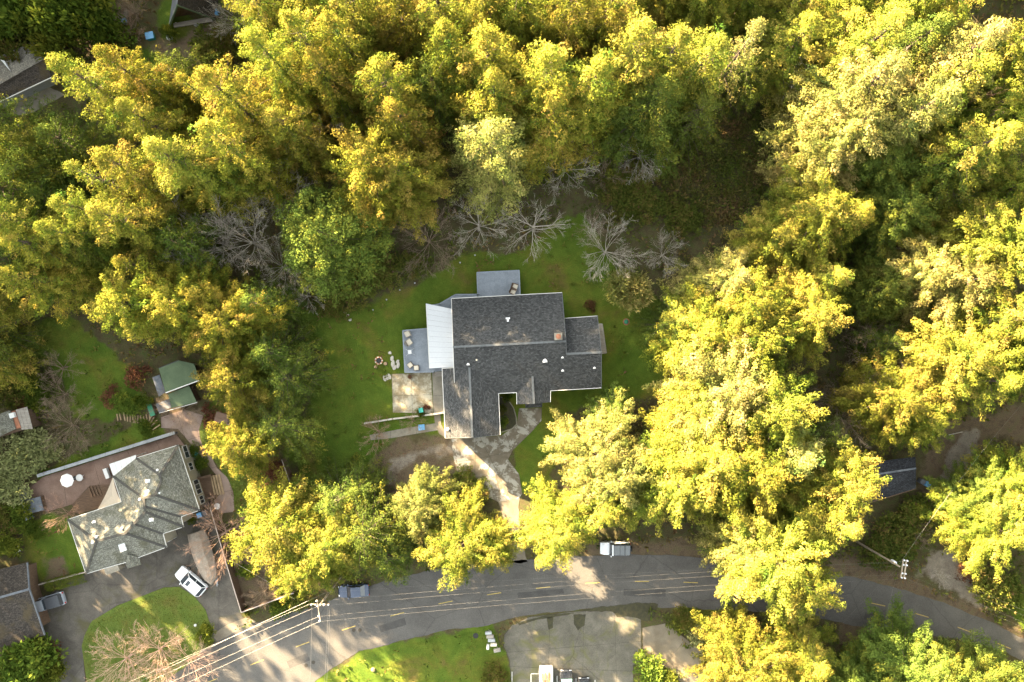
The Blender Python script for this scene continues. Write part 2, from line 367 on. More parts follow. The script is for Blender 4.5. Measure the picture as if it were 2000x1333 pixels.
def lichen_concrete(name, base_lo, base_hi, pale, lo=0.50, hi=0.56, sc=0.45):
    m, b = new_mat(name, 0.92, 0, 0.2); n, l = nodes_of(m); tc = n.new('ShaderNodeTexCoord'); v = tc.outputs['Object']
    a = noise_node(n, l, v, 0.8, 6, 0.65, 0.5); p = noise_node(n, l, v, sc, 9, 0.72, 0.3); f = noise_node(n, l, v, 22, 4, 0.75)
    r = ramp_node(n, [(0.32, base_lo), (0.68, base_hi)]); l.new(a.outputs[0], r.inputs[0])
    k = ramp_node(n, [(lo, (0, 0, 0)), (hi, (1, 1, 1))]); l.new(p.outputs[0], k.inputs[0]); c = mixc(n, l, k.outputs[0], r.outputs[0], pale)
    q = ramp_node(n, [(0.3, (0.75,)*3), (0.7, (1.2,)*3)]); l.new(f.outputs[0], q.inputs[0]); c = mixc(n, l, 1.0, c, q.outputs[0], 'MULTIPLY')
    l.new(c, b.inputs['Base Color']); bump(n, l, b, f.outputs[0], 0.35, 0.015); return m
MAT['drive'] = lichen_concrete('driveway concrete', (0.085, 0.072, 0.052), (0.135, 0.115, 0.09), (0.24, 0.228, 0.20), 0.50, 0.55)
MAT['pad'] = lichen_concrete('patio concrete with pale lichen', (0.13, 0.105, 0.06), (0.21, 0.175, 0.12), (0.34, 0.31, 0.24), 0.44, 0.60, 0.7)
MAT['plainconc'] = grain('plain concrete', [(0.3, (0.13, 0.115, 0.09)), (0.7, (0.21, 0.19, 0.155))], 0.9, 18)
MAT['ramp'] = grain('ramp concrete', [(0.3, (0.11, 0.09, 0.065)), (0.7, (0.17, 0.145, 0.11))], 0.5, 20)
MAT['pinkconc'] = grain('pinkish exposed concrete', [(0.3, (0.15, 0.105, 0.085)), (0.7, (0.22, 0.165, 0.14))], 0.6, 20)
MAT['patio'] = grain('reddish patio slab', [(0.3, (0.10, 0.060, 0.045)), (0.7, (0.17, 0.115, 0.09))], 0.35, 16)
MAT['joint'] = plain('dark joint filler', (0.035, 0.03, 0.022), 0.95)
MAT['yellowpaint'] = grain('worn yellow road paint', [(0.3, (0.20, 0.15, 0.05)), (0.6, (0.32, 0.24, 0.07))], 2.5, 24, 0.8)
MAT['whitepaint'] = grain('worn white paint', [(0.3, (0.35, 0.34, 0.32)), (0.6, (0.6, 0.59, 0.56))], 2.5, 24, 0.8)
MAT['mossdark'] = grain('dark moss and leaf mould', [(0.3, (0.022, 0.020, 0.012)), (0.7, (0.045, 0.042, 0.018))], 2.0, 14)

def dense(pts, step=0.5, jit=0.0, seed=1):
    r = random.Random(seed); out = []; n = len(pts); ph = [r.uniform(0, 6.28) for _ in range(3)]; s = 0.0
    for i in range(n):
        a, b = Vector(pts[i]), Vector(pts[(i+1) % n]); L = (b-a).length; k = max(1, int(L/step)); nr = Vector((-(b-a).y, (b-a).x, 0)).normalized()
        for j in range(k):
            off = jit*(math.sin(s*0.9+ph[0])*0.5+math.sin(s*2.3+ph[1])*0.3+math.sin(s*5.1+ph[2])*0.2+r.uniform(-.25, .25)); s += L/k
            out.append(a.lerp(b, j/k) + nr*off)
    return out
def spline(pts, n=6):
    """closed Catmull-Rom loop"""
    out = []; m = len(pts); pts = [Vector(p) for p in pts]
    for i in range(m):
        p0, p1, p2, p3 = pts[i-1], pts[i], pts[(i+1) % m], pts[(i+2) % m]
        for j in range(n):
            t = j/n; out.append(0.5*((2*p1)+(p2-p0)*t+(2*p0-5*p1+4*p2-p3)*t*t+(3*p1-p0-3*p2+p3)*t**3))
    return out
def sheet(name, px, z, mat, jit=0.08, smooth=False, uva=0.0, depth=0.25):
    p = PL(px)
    if smooth: p = spline(p)
    p = dense(p, 0.45, jit, len(px)*13+int(px[0][0]))
    m = MB(); m.prism(p, z-depth, z, uva); o = m.build(name, MAT[mat]); return tag(o, kind='structure')
def clip(poly, a, b, off):
    """keep the part of a plan polygon left of line a-b moved by off"""
    d = Vector((b.x-a.x, b.y-a.y, 0)).normalized(); nr = Vector((-d.y, d.x, 0)); f = lambda p: (p-a).dot(nr) - off
    out = []
    for i in range(len(poly)):
        p, q = poly[i], poly[(i+1) % len(poly)]; fp, fq = f(p), f(q)
        if fp >= 0: out.append(p)
        if (fp >= 0) != (fq >= 0): out.append(p.lerp(q, fp/(fp-fq)))
    return out
def slabs(parent, poly, cuts, z, mat, name='slab', gap=0.035, depth=0.1):
    pieces = [poly]
    for a, b in cuts:
        a, b = P(*a), P(*b); nxt = []
        for q in pieces:
            for u, w in ((a, b), (b, a)):
                c = clip(q, u, w, gap/2)
                if len(c) > 2 and abs(sum(c[i].x*c[i-1].y-c[i-1].x*c[i].y for i in range(len(c)))) > 0.6: nxt.append(c)
        pieces = nxt
    for i, q in enumerate(pieces):
        m = MB(); m.prism(q, z-depth, z+0.004*(i % 3)); m.build(name, MAT[mat], parent)
def paved(name, px, cuts, z, mat, jit=0.05, smooth=False):
    """bed of dark joint filler carrying separate concrete slabs"""
    bed = sheet(name, px, z-0.03, 'joint', jit, smooth)
    p = PL(px); p = spline(p) if smooth else p
    slabs(bed, dense(p, 0.6, jit, 5), cuts, z, mat); return bed

# ------------------------------------------------------------------ road
UP = [(250,1345),(330,1308),(420,1256),(480,1222),(590,1192),(660,1168),(760,1132),(860,1110),(1000,1096),(1160,1085),(1250,1083),(1350,1087),(1440,1098),(1530,1107),(1620,1118),(1720,1140),(1825,1171),(1930,1213),(2010,1253),(2150,1330)]
LO = [(2150,1400),(2010,1300),(1960,1272),(1860,1246),(1780,1238),(1700,1228),(1620,1212),(1500,1196),(1380,1190),(1280,1186),(1150,1189),(1010,1204),(955,1222),(870,1231),(800,1248),(702,1273),(650,1304),(600,1345),(560,1400),(200,1400)]
road = sheet('road', UP+LO, 0.03, 'asphalt', 0.12)
DASH = [(411,1331),(502,1294),(591,1259),(681,1227),(776,1200),(870,1177),(965,1160),(1061,1148),(1157,1139),(1254,1136),(1349,1138),(1444,1145),(1540,1154),(1634,1167),(1715,1181),(1800,1202),(1883,1230),(1961,1262)]
for i, (x, y) in enumerate(DASH):
    x0, y0 = DASH[max(0, i-1)]; x1, y1 = DASH[min(len(DASH)-1, i+1)]
    c = P(x, y); d = (P(x1, y1)-P(x0, y0)).normalized()
    m = MB(); nr = Vector((-d.y, d.x, 0))*0.065
    q = [c-d*1.05-nr, c+d*1.05-nr, c+d*1.05+nr, c-d*1.05+nr]; m.poly([p+Vector((0, 0, 0.034)) for p in q]); m.build('lane_dash', MAT['yellowpaint'], road)
for x, y in ((691,1231),(703,1231),(598,1300),(612,1294)):
    m = MB(); m.lathe(P(x, y, 0.03), [(0.28, -0.02), (0.28, 0.006), (0.24, 0.008)], 14); m.build('manhole_cover', MAT['joint'], road)
# asphalt driveway of the hipped roof house, with its island lawn left open
sheet('driveway_asphalt', [(100,1158),(165,1122),(330,1055),(352,1008),(408,994),(470,1198),(478,1212),(442,1226),(432,1262),(412,1246),(400,1190),(350,1146),(320,1148),(230,1183),(180,1213),(160,1262),(168,1345),(122,1345),(112,1262),(85,1243),(74,1200),(98,1185)], 0.02, 'drive_asphalt', 0.06)
sheet('driveway_apron', [(415,1240),(442,1222),(480,1206),(500,1214),(470,1240),(430,1262)], 0.026, 'ramp', 0.06)
isl = sheet('island_lawn', [(160,1262),(166,1240),(180,1213),(230,1183),(320,1148),(350,1146),(380,1165),(402,1192),(416,1238),(380,1290),(300,1345),(172,1345)], 0.07, 'plainconc', 0.0)
isl.data.materials.clear(); MAT['mown'] = grain('mown grass', [(0.3, (0.080, 0.076, 0.013)), (0.5, (0.070, 0.095, 0.012)), (0.7, (0.055, 0.088, 0.010))], 0.35, 9, 0.95, 0.8, 0.08, fine_amt=0.5); isl.data.materials.append(MAT['mown'])
garden = sheet('garden_lawn', [(399,812),(440,792),(490,800),(528,960),(500,1010),(458,1000),(456,961),(443,933),(414,894),(397,874),(390,855),(389,839)], 0.03, 'mown', 0.04)
# curved pinkish path round the hipped roof house
paved('garden_path', [(315,815),(360,800),(398,812),(389,839),(391,857),(398,876),(415,896),(424,914),(444,933),(456,961),(458,1000),(430,1003),(418,978),(433,962),(421,926),(400,900),(379,875),(361,853),(348,838),(315,836)],
      [((340,790),(360,850)),((360,862),(398,850)),((380,878),(418,880)),((410,915),(450,905)),((430,962),(470,955))], 0.05, 'pinkconc', 0.02)
# concrete parking lot, its ramp, and markings
lot = paved('parking_lot', [(985,1240),(1000,1222),(1035,1206),(1110,1196),(1180,1193),(1252,1200),(1252,1290),(1237,1300),(1235,1360),(1002,1360),(995,1290),(984,1262)],
      [((1075,1180),(1070,1345)),((1140,1180),(1138,1345)),((990,1302),(1260,1312)),((1140,1262),(1260,1252)),((1200,1190),(1205,1345))], 0.05, 'lot', 0.08)
paved('concrete_ramp', [(1255,1226),(1300,1218),(1318,1232),(1345,1252),(1400,1300),(1440,1360),(1345,1360),(1300,1302),(1256,1288)], [((1300,1300),(1345,1240)),((1350,1345),(1410,1290))], 0.045, 'ramp', 0.08)
for a, b in (((1000,1312),(1000,1345)),((1037,1316),(1052,1316)),((1037,1317),(1037,1345)),((1088,1320),(1088,1345)),((1125,1325),(1125,1345)),((1162,1328),(1162,1345))):
    m = MB(); pa, pb = P(*a), P(*b); d = (pb-pa).normalized(); nr = Vector((-d.y, d.x, 0))*0.06; z = Vector((0, 0, 0.066)); m.poly([pa-nr+z, pb-nr+z, pb+nr+z, pa+nr+z]); m.build('parking_line', MAT['whitepaint'], lot)
sheet('moss_strip', [(1130,1192),(1180,1186),(1230,1178),(1285,1180),(1280,1205),(1262,1215),(1240,1204),(1205,1205),(1195,1196)], 0.058, 'mossdark', 0.18)
sheet('moss_patch', [(1068,1206),(1082,1204),(1080,1226),(1072,1230)], 0.064, 'mossdark', 0.12); sheet('moss_patch', [(1120,1202),(1145,1200),(1142,1222),(1128,1232),(1122,1218)], 0.064, 'mossdark', 0.15); sheet('moss_patch', [(1010,1216),(1060,1203),(1120,1196),(1122,1199),(1060,1208),(1014,1222)], 0.064, 'mossdark', 0.12)
# main house driveway, walks, pad
paved('driveway_concrete', [(882,858),(978,852),(992,842),(1009,832),(1014,798),(1058,798),(1057,822),(1036,846),(1001,880),(992,898),(1014,927),(1020,965),(1012,975),(972,980),(947,968),(916,943),(892,920),(885,890)],
      [((930,850),(925,985)),((880,905),(1030,878)),((890,942),(1030,915)),((1012,800),(1060,836)),((960,900),(1005,992)),((984,835),(1000,885))], 0.045, 'drive', 0.02)
sheet('driveway_mouth', [(972,978),(1016,968),(1012,1010),(1020,1060),(1030,1098),(985,1100),(990,1040)], 0.03, 'ramp', 0.15)
bed = sheet('planting_bed', [(975,774),(990,778),(1004,800),(1009,828),(1000,838),(977,843)], 0.06, 'mossdark', 0.03)
m = MB(); kp = [P(x, y, 0.1) for x, y in ((978,776),(992,781),(1003,797),(1008,815),(1009,829),(1000,838),(979,845))]
for a, b in zip(kp[:-1], kp[1:]): m.beam(a, b, 0.14, 0.2)
m.build('kerb', MAT['plainconc'], bed)
paved('patio_pad', [(765,731),(842,728),(846,808),(768,806)], [((760,774),(850,771)),((803,720),(806,815))], 0.06, 'pad', 0.03)
paved('side_walk', [(844,728),(866,728),(868,806),(847,808)], [((840,774),(870,773))], 0.055, 'plainconc', 0.02)
paved('lower_walk', [(722,850),(763,842),(850,827),(853,838),(857,840),(765,856),(724,860)], [((762,835),(764,862)),((812,825),(814,860))], 0.06, 'plainconc', 0.02)
sheet('curved_walk', [(848,810),(860,810),(862,830),(872,848),(874,858),(858,848),(850,832)], 0.05, 'ramp', 0.02)
sheet('yard_concrete', [(22,208),(90,168),(128,186),(60,222),(10,228)], 0.05, 'plainconc', 0.1)
MAT['patch'] = asphalt_mat('asphalt repair', (0.040, 0.038, 0.036), (0.055, 0.052, 0.049), 0.3, 0.6)
for px in ([(1010,1158),(1100,1150),(1102,1160),(1012,1169)], [(1218,1150),(1300,1152),(1300,1166),(1218,1164)], [(740,1222),(790,1207),(794,1220),(744,1236)], [(560,1292),(600,1276),(606,1290),(566,1306)], [(1690,1196),(1760,1212),(1756,1226),(1686,1210)]):
    m = MB(); m.prism(dense(PL(px), .4, .04, int(px[0][0])), 0.0, 0.036); m.build('repair_patch', MAT['patch'], road)
# ------------------------------------------------------------------ building materials
def shingle_mat(name, a, b_, mortar, w=0.34, h=0.19, moss=None, warm=None):
    m, b = new_mat(name, 0.92, 0, 0.15); n, l = nodes_of(m); uv = n.new('ShaderNodeUVMap'); v = uv.outputs[0]
    br = n.new('ShaderNodeTexBrick'); br.offset = 0.5; br.inputs['Scale'].default_value = 1.0; br.inputs['Brick Width'].default_value = w; br.inputs['Row Height'].default_value = h
    br.inputs['Mortar Size'].default_value = 0.018; br.inputs['Mortar Smooth'].default_value = 0.3; br.inputs['Color1'].default_value = (*a, 1); br.inputs['Color2'].default_value = (*b_, 1); br.inputs['Mortar'].default_value = (*mortar, 1)
    l.new(v, br.inputs['Vector'])
    bl = noise_node(n, l, v, 0.35, 4, 0.6); sp = noise_node(n, l, v, 4.2, 4, 0.75); r = ramp_node(n, [(0.3, (0.86,)*3), (0.7, (1.14,)*3)]); l.new(bl.outputs[0], r.inputs[0])
    r2 = ramp_node(n, [(0.34, (0.55,)*3), (0.5, (1.0,)*3), (0.66, (1.6,)*3)]); l.new(sp.outputs[0], r2.inputs[0])
    c = mixc(n, l, 1.0, br.outputs['Color'], r.outputs[0], 'MULTIPLY'); c = mixc(n, l, 1.0, c, r2.outputs[0], 'MULTIPLY')
    if moss:
        mo = noise_node(n, l, v, 0.30, 6, 0.68, 0.5); k = ramp_node(n, [(0.50, (0, 0, 0)), (0.66, (0.75,)*3)]); l.new(mo.outputs[0], k.inputs[0]); c = mixc(n, l, k.outputs[0], c, moss)
    l.new(c, b.inputs['Base Color']); bump(n, l, b, br.outputs['Fac'], -0.5, 0.02); return m
MAT['shingle_dark'] = shingle_mat('charcoal shingles', (0.025, 0.026, 0.027), (0.052, 0.053, 0.054), (0.012, 0.012, 0.013))
MAT['shingle_green'] = shingle_mat('grey green shingles', (0.085, 0.083, 0.070), (0.15, 0.148, 0.125), (0.04, 0.04, 0.034), 0.4, 0.17, (0.050, 0.047, 0.028))
MAT['shingle_old'] = shingle_mat('old mossy dark shingles', (0.026, 0.022, 0.019), (0.050, 0.042, 0.036), (0.012, 0.011, 0.010), 0.35, 0.18, (0.055, 0.042, 0.022))
MAT['shingle_black'] = shingle_mat('black shingles', (0.016, 0.017, 0.020), (0.032, 0.034, 0.040), (0.008, 0.008, 0.009))
MAT['felt_green'] = grain('green roofing felt', [(0.3, (0.055, 0.080, 0.045)), (0.7, (0.085, 0.115, 0.065))], 0.6, 26, 0.9, 0.2)
MAT['felt_blue'] = grain('blue grey roofing felt', [(0.3, (0.055, 0.062, 0.075)), (0.7, (0.12, 0.13, 0.145))], 1.2, 18, 0.9, 0.3)
MAT['ridgecap'] = grain('ridge shingles', [(0.3, (0.055, 0.060, 0.063)), (0.7, (0.085, 0.09, 0.095))], 3, 20, 0.9)
MAT['trim'] = plain('white trim paint', (0.42, 0.41, 0.39), 0.6, var=0.08)
MAT['siding'] = grain('grey siding', [(0.3, (0.20, 0.21, 0.22)), (0.7, (0.26, 0.27, 0.28))], 1, 12, 0.8, stretch=(1, 1, 6))
MAT['beige'] = plain('beige stucco', (0.27, 0.245, 0.19), 0.85, var=0.1)
MAT['deck'] = grain('blue grey deck paint', [(0.3, (0.155, 0.175, 0.205)), (0.7, (0.205, 0.23, 0.265))], 1.1, 14, 0.75, 0.2)
MAT['white_metal'] = plain('white roof metal', (0.37, 0.38, 0.40), 0.5, 0.0, 0.06)
MAT['glass'] = plain('window glass', (0.035, 0.042, 0.05), 0.06, 0.0, 0.05, spec=0.6)
MAT['brown_wood'] = grain('brown stained wood', [(0.3, (0.060, 0.036, 0.022)), (0.7, (0.11, 0.07, 0.045))], 1.5, 20, 0.85, stretch=(1, 6, 1))
MAT['grey_wood'] = grain('weathered grey wood', [(0.3, (0.16, 0.14, 0.12)), (0.7, (0.28, 0.255, 0.225))], 1.5, 20, 0.9, stretch=(1, 5, 1))
MAT['tan_wood'] = grain('tan garden wood', [(0.3, (0.20, 0.14, 0.08)), (0.7, (0.33, 0.24, 0.15))], 2, 20, 0.85)
MAT['brick'] = grain('chimney brick', [(0.3, (0.16, 0.07, 0.045)), (0.7, (0.25, 0.12, 0.08))], 3, 25, 0.9)
MAT['cushion'] = plain('cream cushion', (0.46, 0.41, 0.33), 0.9)
MAT['wicker'] = plain('brown wicker', (0.10, 0.06, 0.04), 0.8)
MAT['black'] = plain('black plastic', (0.012, 0.012, 0.013), 0.5)
MAT['steel'] = plain('grey metal', (0.30, 0.31, 0.32), 0.4, 0.6)
MAT['blue_plastic'] = plain('blue plastic', (0.10, 0.26, 0.46), 0.5)
MAT['teal_plastic'] = plain('teal plastic', (0.015, 0.17, 0.16), 0.5)
MAT['green_plastic'] = plain('green plastic', (0.015, 0.14, 0.07), 0.5)
MAT['white_plastic'] = plain('white plastic', (0.48, 0.48, 0.48), 0.5, var=0.06)
MAT['stone'] = grain('pale stone', [(0.3, (0.28, 0.25, 0.21)), (0.7, (0.45, 0.42, 0.37))], 2.5, 16)
MAT['terracotta'] = plain('terracotta', (0.22, 0.09, 0.05), 0.85)
MAT['canvas'] = plain('pale canvas', (0.32, 0.27, 0.21), 0.9, var=0.08)
MAT['polycarb'] = plain('pale polycarbonate', (0.40, 0.41, 0.42), 0.4, var=0.1)

# ------------------------------------------------------------------ building helpers
class Plane3:
    def __init__(s, a, b, c): s.o = a; s.n = (b-a).cross(c-a).normalized()
    def at(s, px, py):
        o = Vector((0, 0, CAM_H)); d = P(px, py, 0) - o; return o + d*((s.o-o).dot(s.n)/d.dot(s.n))
def roof_part(root, pts, mat, name='roof', th=0.18):
    m = MB(root.location); m.slab(pts, th); return m.build(name, MAT[mat], root)
def edge_part(root, pts, name='gutter', mat='trim', w=0.07, h=0.14, dz=0.03, closed=False):
    m = MB(root.location); q = list(pts)+([pts[0]] if closed else [])
    for a, b in zip(q[:-1], q[1:]): m.beam(a+Vector((0, 0, dz)), b+Vector((0, 0, dz)), w, h)
    return m.build(name, MAT[mat], root)
def window(root, p, ang, w, h, frame='trim', name='window', div=1, out=0.03):
    """window on a wall: p centre in the world, ang the heading of the wall's outward normal"""
    p = Vector(p); R = Matrix.Rotation(ang, 3, 'Z'); q = lambda x, y, z: p + R @ Vector((x, y, z)); t = 0.09
    m = MB(root.location)
    def bar(y0, y1, z0, z1): m.box(q(out+0.02, (y0+y1)/2, (z0+z1)/2), (0.09, y1-y0, z1-z0), ang)
    bar(-w/2, w/2, h/2-t, h/2); bar(-w/2, w/2, -h/2, -h/2+t); bar(-w/2, -w/2+t, -h/2+t, h/2-t); bar(w/2-t, w/2, -h/2+t, h/2-t)
    for i in range(1, div+1): y = -w/2 + w*i/(div+1); bar(y-0.03, y+0.03, -h/2+t, h/2-t)
    o = m.build(name, MAT[frame], root)
    m = MB(root.location); m.box(q(out-0.005, 0, 0), (0.04, w-2*t, h-2*t), ang); m.build('pane', MAT['glass'], o); return o
def wall_ring(root, px, h_ref, z1, mat, name='wall', inset=0.45, z0=-0.2):
    p = PL(px, h_ref); c = sum(p, Vector())/len(p); n = len(p)
    ar = sum(p[i].x*p[(i+1) % n].y - p[(i+1) % n].x*p[i].y for i in range(n))
    if ar < 0: p = p[::-1]
    q = []
    for i in range(n):
        a, b, d = p[i-1], p[i], p[(i+1) % n]; e1 = (b-a); e2 = (d-b); e1.z = e2.z = 0; e1.normalize(); e2.normalize()
        n1 = Vector((-e1.y, e1.x, 0)); n2 = Vector((-e2.y, e2.x, 0)); s = n1+n2; k = inset*2/max(0.3, s.dot(s)); q.append(b + s*k)
    m = MB(root.location); m.prism(q, z0, z1); m.build(name, MAT[mat], root); return q
def vent(root, p, kind='cap', s=1.0):
    s *= 0.78
    m = MB(root.location); p = Vector(p)
    if kind == 'tee': m.box(p+Vector((0, 0.12, 0.25)), (0.75*s, 0.28*s, 0.22), 0.05); m.box(p+Vector((0, -0.18, 0.1)), (0.36*s, 0.4*s, 0.6), 0.05)
    else: m.lathe(p-Vector((0, 0, 0.25)), [(0.11*s, 0), (0.11*s, 0.42), (0.19*s, 0.44), (0.17*s, 0.54), (0.03, 0.60)], 10); m.box(p-Vector((0, 0, 0.02)), (0.5*s, 0.4*s, 0.05), 0.05)
    m.build('roof_vent', MAT['white_plastic'], root)

# ------------------------------------------------------------------ the main house
hc = P(1000, 700); house = thing('house', (hc.x, hc.y, 0), 'large house with charcoal shingle roof in the middle of the clearing', 'house')
ZR, ZE = 7.1, 4.3
rW, rE = P(884.8, 678.2, ZR), P(1105.7, 666.8, ZR)
pS = Plane3(rW, P(1008.8, 767.4, ZE-0.1), rE); pN = Plane3(rW, rE, P(881.7, 583.5, ZE))
roof_part(house, [rW, rE, pN.at(1097.8, 571.8), pN.at(881.7, 583.5)], 'shingle_dark')
g0 = pS.at(916.7, 718); e0 = pS.at(1039.9, 735.2)
wr0, wr1 = pS.at(1106, 691.6), pS.at(1174.7, 688.5)
S1 = [rW, rE, wr0, pS.at(1075.5, 763.7), e0, pS.at(1009, 767.4), pS.at(973.7, 768.8), g0, pS.at(887.5, 748)]
roof_part(house, S1, 'shingle_dark'); roof_part(house, [wr0, wr1, pS.at(1174.7, 758), pS.at(1075.5, 763.7)], 'shingle_dark')
pW = Plane3(wr0, wr1, P(1166.7, 617.4, 4.25))
roof_part(house, [wr0, wr1, pW.at(1166.7, 617.4), pW.at(1103.5, 622)], 'shingle_dark')
gR = P(922.4, 855, g0.z); pGE = Plane3(g0, gR, P(975.5, 810, 4.35)); pGW = Plane3(g0, gR, P(866, 790, 4.35))
roof_part(house, [g0, pGE.at(973.7, 768.8), pGE.at(977.2, 850), gR], 'shingle_dark')
roof_part(house, [g0, gR, pGW.at(869.7, 856.3), pGW.at(863.4, 720), pGW.at(887, 718.5), pGW.at(887.5, 748)], 'shingle_dark')
eR = P(1042.7, 789.3, e0.z); pEW = Plane3(e0, eR, P(1009.2, 780, 4.15)); pEE = Plane3(e0, eR, P(1075, 776, 4.15))
roof_part(house, [e0, pEW.at(1009, 767.4), pEW.at(1009.4, 790), eR], 'shingle_dark'); roof_part(house, [e0, eR, pEE.at(1075, 786), pEE.at(1075.5, 763.7)], 'shingle_dark')
roof_part(house, [P(1026, 789, 3.6), P(1059, 787, 3.6), P(1059, 796, 3.4), P(1026, 797, 3.4)], 'shingle_dark', 'porch_roof')
for a, b in ((rW, rE), (wr0, wr1), (g0, gR), (e0, eR)): edge_part(house, [a, b], 'ridge_cap', 'ridgecap', 0.30, 0.10, 0.05)
edge_part(house, [pS.at(887.5, 748), rW, pN.at(881.7, 583.5)], 'fascia'); edge_part(house, [pN.at(881.7, 583.5), pN.at(1097.8, 571.8)], 'gutter')
edge_part(house, [pN.at(1097.8, 571.8), rE, wr0], 'fascia', 'ridgecap'); edge_part(house, [pW.at(1103.5, 622), pW.at(1166.7, 617.4)], 'gutter'); edge_part(house, [pW.at(1166.7, 617.4), wr1, pS.at(1174.7, 758)], 'fascia', 'ridgecap')
edge_part(house, [pS.at(1174.7, 758), pS.at(1075.5, 763.7)], 'gutter'); edge_part(house, [pEE.at(1075.5, 763.7), pEE.at(1075, 786)], 'gutter'); edge_part(house, [pEW.at(1009, 767.4), pEW.at(1009.4, 790)], 'gutter')
edge_part(house, [pS.at(1009, 767.4), pS.at(973.7, 768.8)], 'gutter'); edge_part(house, [pGE.at(973.7, 768.8), pGE.at(977.2, 850)], 'gutter'); edge_part(house, [pGE.at(977.2, 850), gR, pGW.at(869.7, 856.3)], 'fascia', 'ridgecap'); edge_part(house, [pGW.at(869.7, 856.3), pGW.at(863.4, 720), pGW.at(887, 718.5)], 'gutter')
wall_ring(house, [(884,585),(1099,573),(1106,624),(1167,620),(1174,757),(1076,763),(1075,785),(1010,788),(1009,767),(974,768),(977,849),(870,855),(864,722),(886,719)], 4.2, 4.0, 'siding')
def gable(a, r, b, off):
    m = MB(house.location); n = Vector(off); dz = Vector((0, 0, -0.22))
    lo = lambda p: Vector((p.x, p.y, 3.9)); m.slab([a+n+dz, r+n+dz, b+n+dz], 0.02) if False else None
    q = [lo(a)+n, lo(b)+n, b+n+dz, r+n+dz, a+n+dz]; m.poly(q); m.poly(q[::-1]); m.build('gable_wall', MAT['siding'], house)
gable(pN.at(881.7, 583.5), rW, pS.at(887.5, 748), (0.45, 0, 0)); gable(pS.at(1105, 762), rE, pN.at(1097.8, 571.8), (-0.45, 0, 0))
gable(pS.at(1174.7, 758), wr1, pW.at(1166.7, 617.4), (-0.45, 0, 0)); gable(pGW.at(869.7, 856.3), gR, pGE.at(977.2, 850), (0, 0.45, 0)); gable(pEW.at(1009.4, 790), eR, pEE.at(1075, 786), (0, 0.45, 0))
for x, y, k, s in ((992,624,'tee',1.0),(914.5,711.5,'cap',1.1),(1064.4,704.7,'cap',1.7),(1098.6,698.4,'cap',.9),(1099,724,'cap',1.0),(1161,718.6,'cap',1.0)):
    vent(house, (pN if k == 'tee' else pS).at(x, y), k, s)
vent(house, pGW.at(875.4, 838.6), 'cap', 1.2)
m = MB(house.location); p = pS.at(931, 703.5); m.lathe(p-Vector((0, 0, .2)), [(0.09, 0), (0.09, 0.5), (0.13, 0.52), (0.02, 0.6)], 8); m.build('roof_vent', MAT['cushion'], house)
cp = pN.at(1089.5, 657.6); m = MB(house.location); m.box(cp+Vector((0, 0, 0.1)), (0.95, 0.85, 1.6), 0.05); ch = m.build('chimney', MAT['brick'], house)
m = MB(house.location); m.box(cp+Vector((0, 0, 0.96)), (1.08, 0.98, 0.12), 0.05); m.build('chimney_cap', MAT['plainconc'], ch)
m = MB(house.location); m.lathe(cp+Vector((0, 0, 1.02)), [(0.26, 0), (0.26, 0.28), (0.36, 0.30), (0.05, 0.42)], 14); m.build('flue', MAT['terracotta'], ch)
# doors and windows under the eaves
aS = math.radians(-87)
def opening(px, py, z, ang, w, h, nm='window', div=1): window(house, P(px, py, 4.2).xy.to_3d()+Vector((0, 0, z)), ang, w, h, 'trim', nm, div)
opening(924, 846.5, 1.25, aS, 4.9, 2.2, 'garage_door', 3); opening(1042, 779, 1.1, aS, 1.1, 2.1, 'front_door', 0)
for x in (1100, 1130, 1158): opening(x, 754.8-(x-1100)*0.055, 1.6, aS, 1.3, 1.2)
opening(993, 760.5, 1.5, aS, 1.0, 1.2)
for x in (905, 960, 1030, 1075): opening(x, 590.6-(x-905)*0.055, 1.7, math.radians(93), 1.7, 1.5)
for y in (650, 720): opening(1163.5+(y-650)*0.06, y, 1.6, math.radians(3), 1.4, 1.2)
# small east balcony
m = MB(house.location); m.prism(PL([(1168,634),(1176,633),(1184,690),(1174,691)], 1.0), 0.85, 1.0); m.build('balcony_floor', MAT['grey_wood'], house)
edge_part(house, [P(1170,633,2.0), P(1176.5,633,2.0), P(1184.5,690,2.0), P(1175,691,2.0)], 'balcony_rail', 'grey_wood', 0.09, 0.12)

# white ribbed metal roof over the west porch
c00, c10, c11, c01 = P(833.2, 593.5, 3.3), P(883.5, 604, 3.95), P(888.5, 717.2, 3.95), P(839.8, 720, 3.3)
porch = thing('porch_roof', (P(860, 660).x, P(860, 660).y, 0), 'white ribbed metal porch roof along the west side of the main house', 'roof')
NP = 12
for i in range(NP):
    a, b = i/NP+0.0015, (i+1)/NP-0.0015; m = MB(porch.location)
    L0, L1, R0, R1 = c00.lerp(c01, a), c00.lerp(c01, b), c10.lerp(c11, a), c10.lerp(c11, b); m.slab([L0, L1, R1, R0], 0.03)
    for t in (0.06, 0.5):
        l, r = L0.lerp(L1, t), R0.lerp(R1, t); m.beam(l+Vector((0, 0, 0.05)), r+Vector((0, 0, 0.05)), 0.10, 0.06)
    m.build('metal_panel', MAT['white_metal'], porch)
edge_part(porch, [c00+Vector((-.05, 0, 0)), c01+Vector((-.05, 0, 0))], 'gutter', 'trim', 0.12, 0.14)
for t in (0.02, 0.5, 0.98):
    p = c00.lerp(c01, t)+Vector((0.2, 0, 0)); m = MB(porch.location); m.box((p.x, p.y, 2.05), (0.12, 0.12, 2.3)); m.build('post', MAT['trim'], porch)

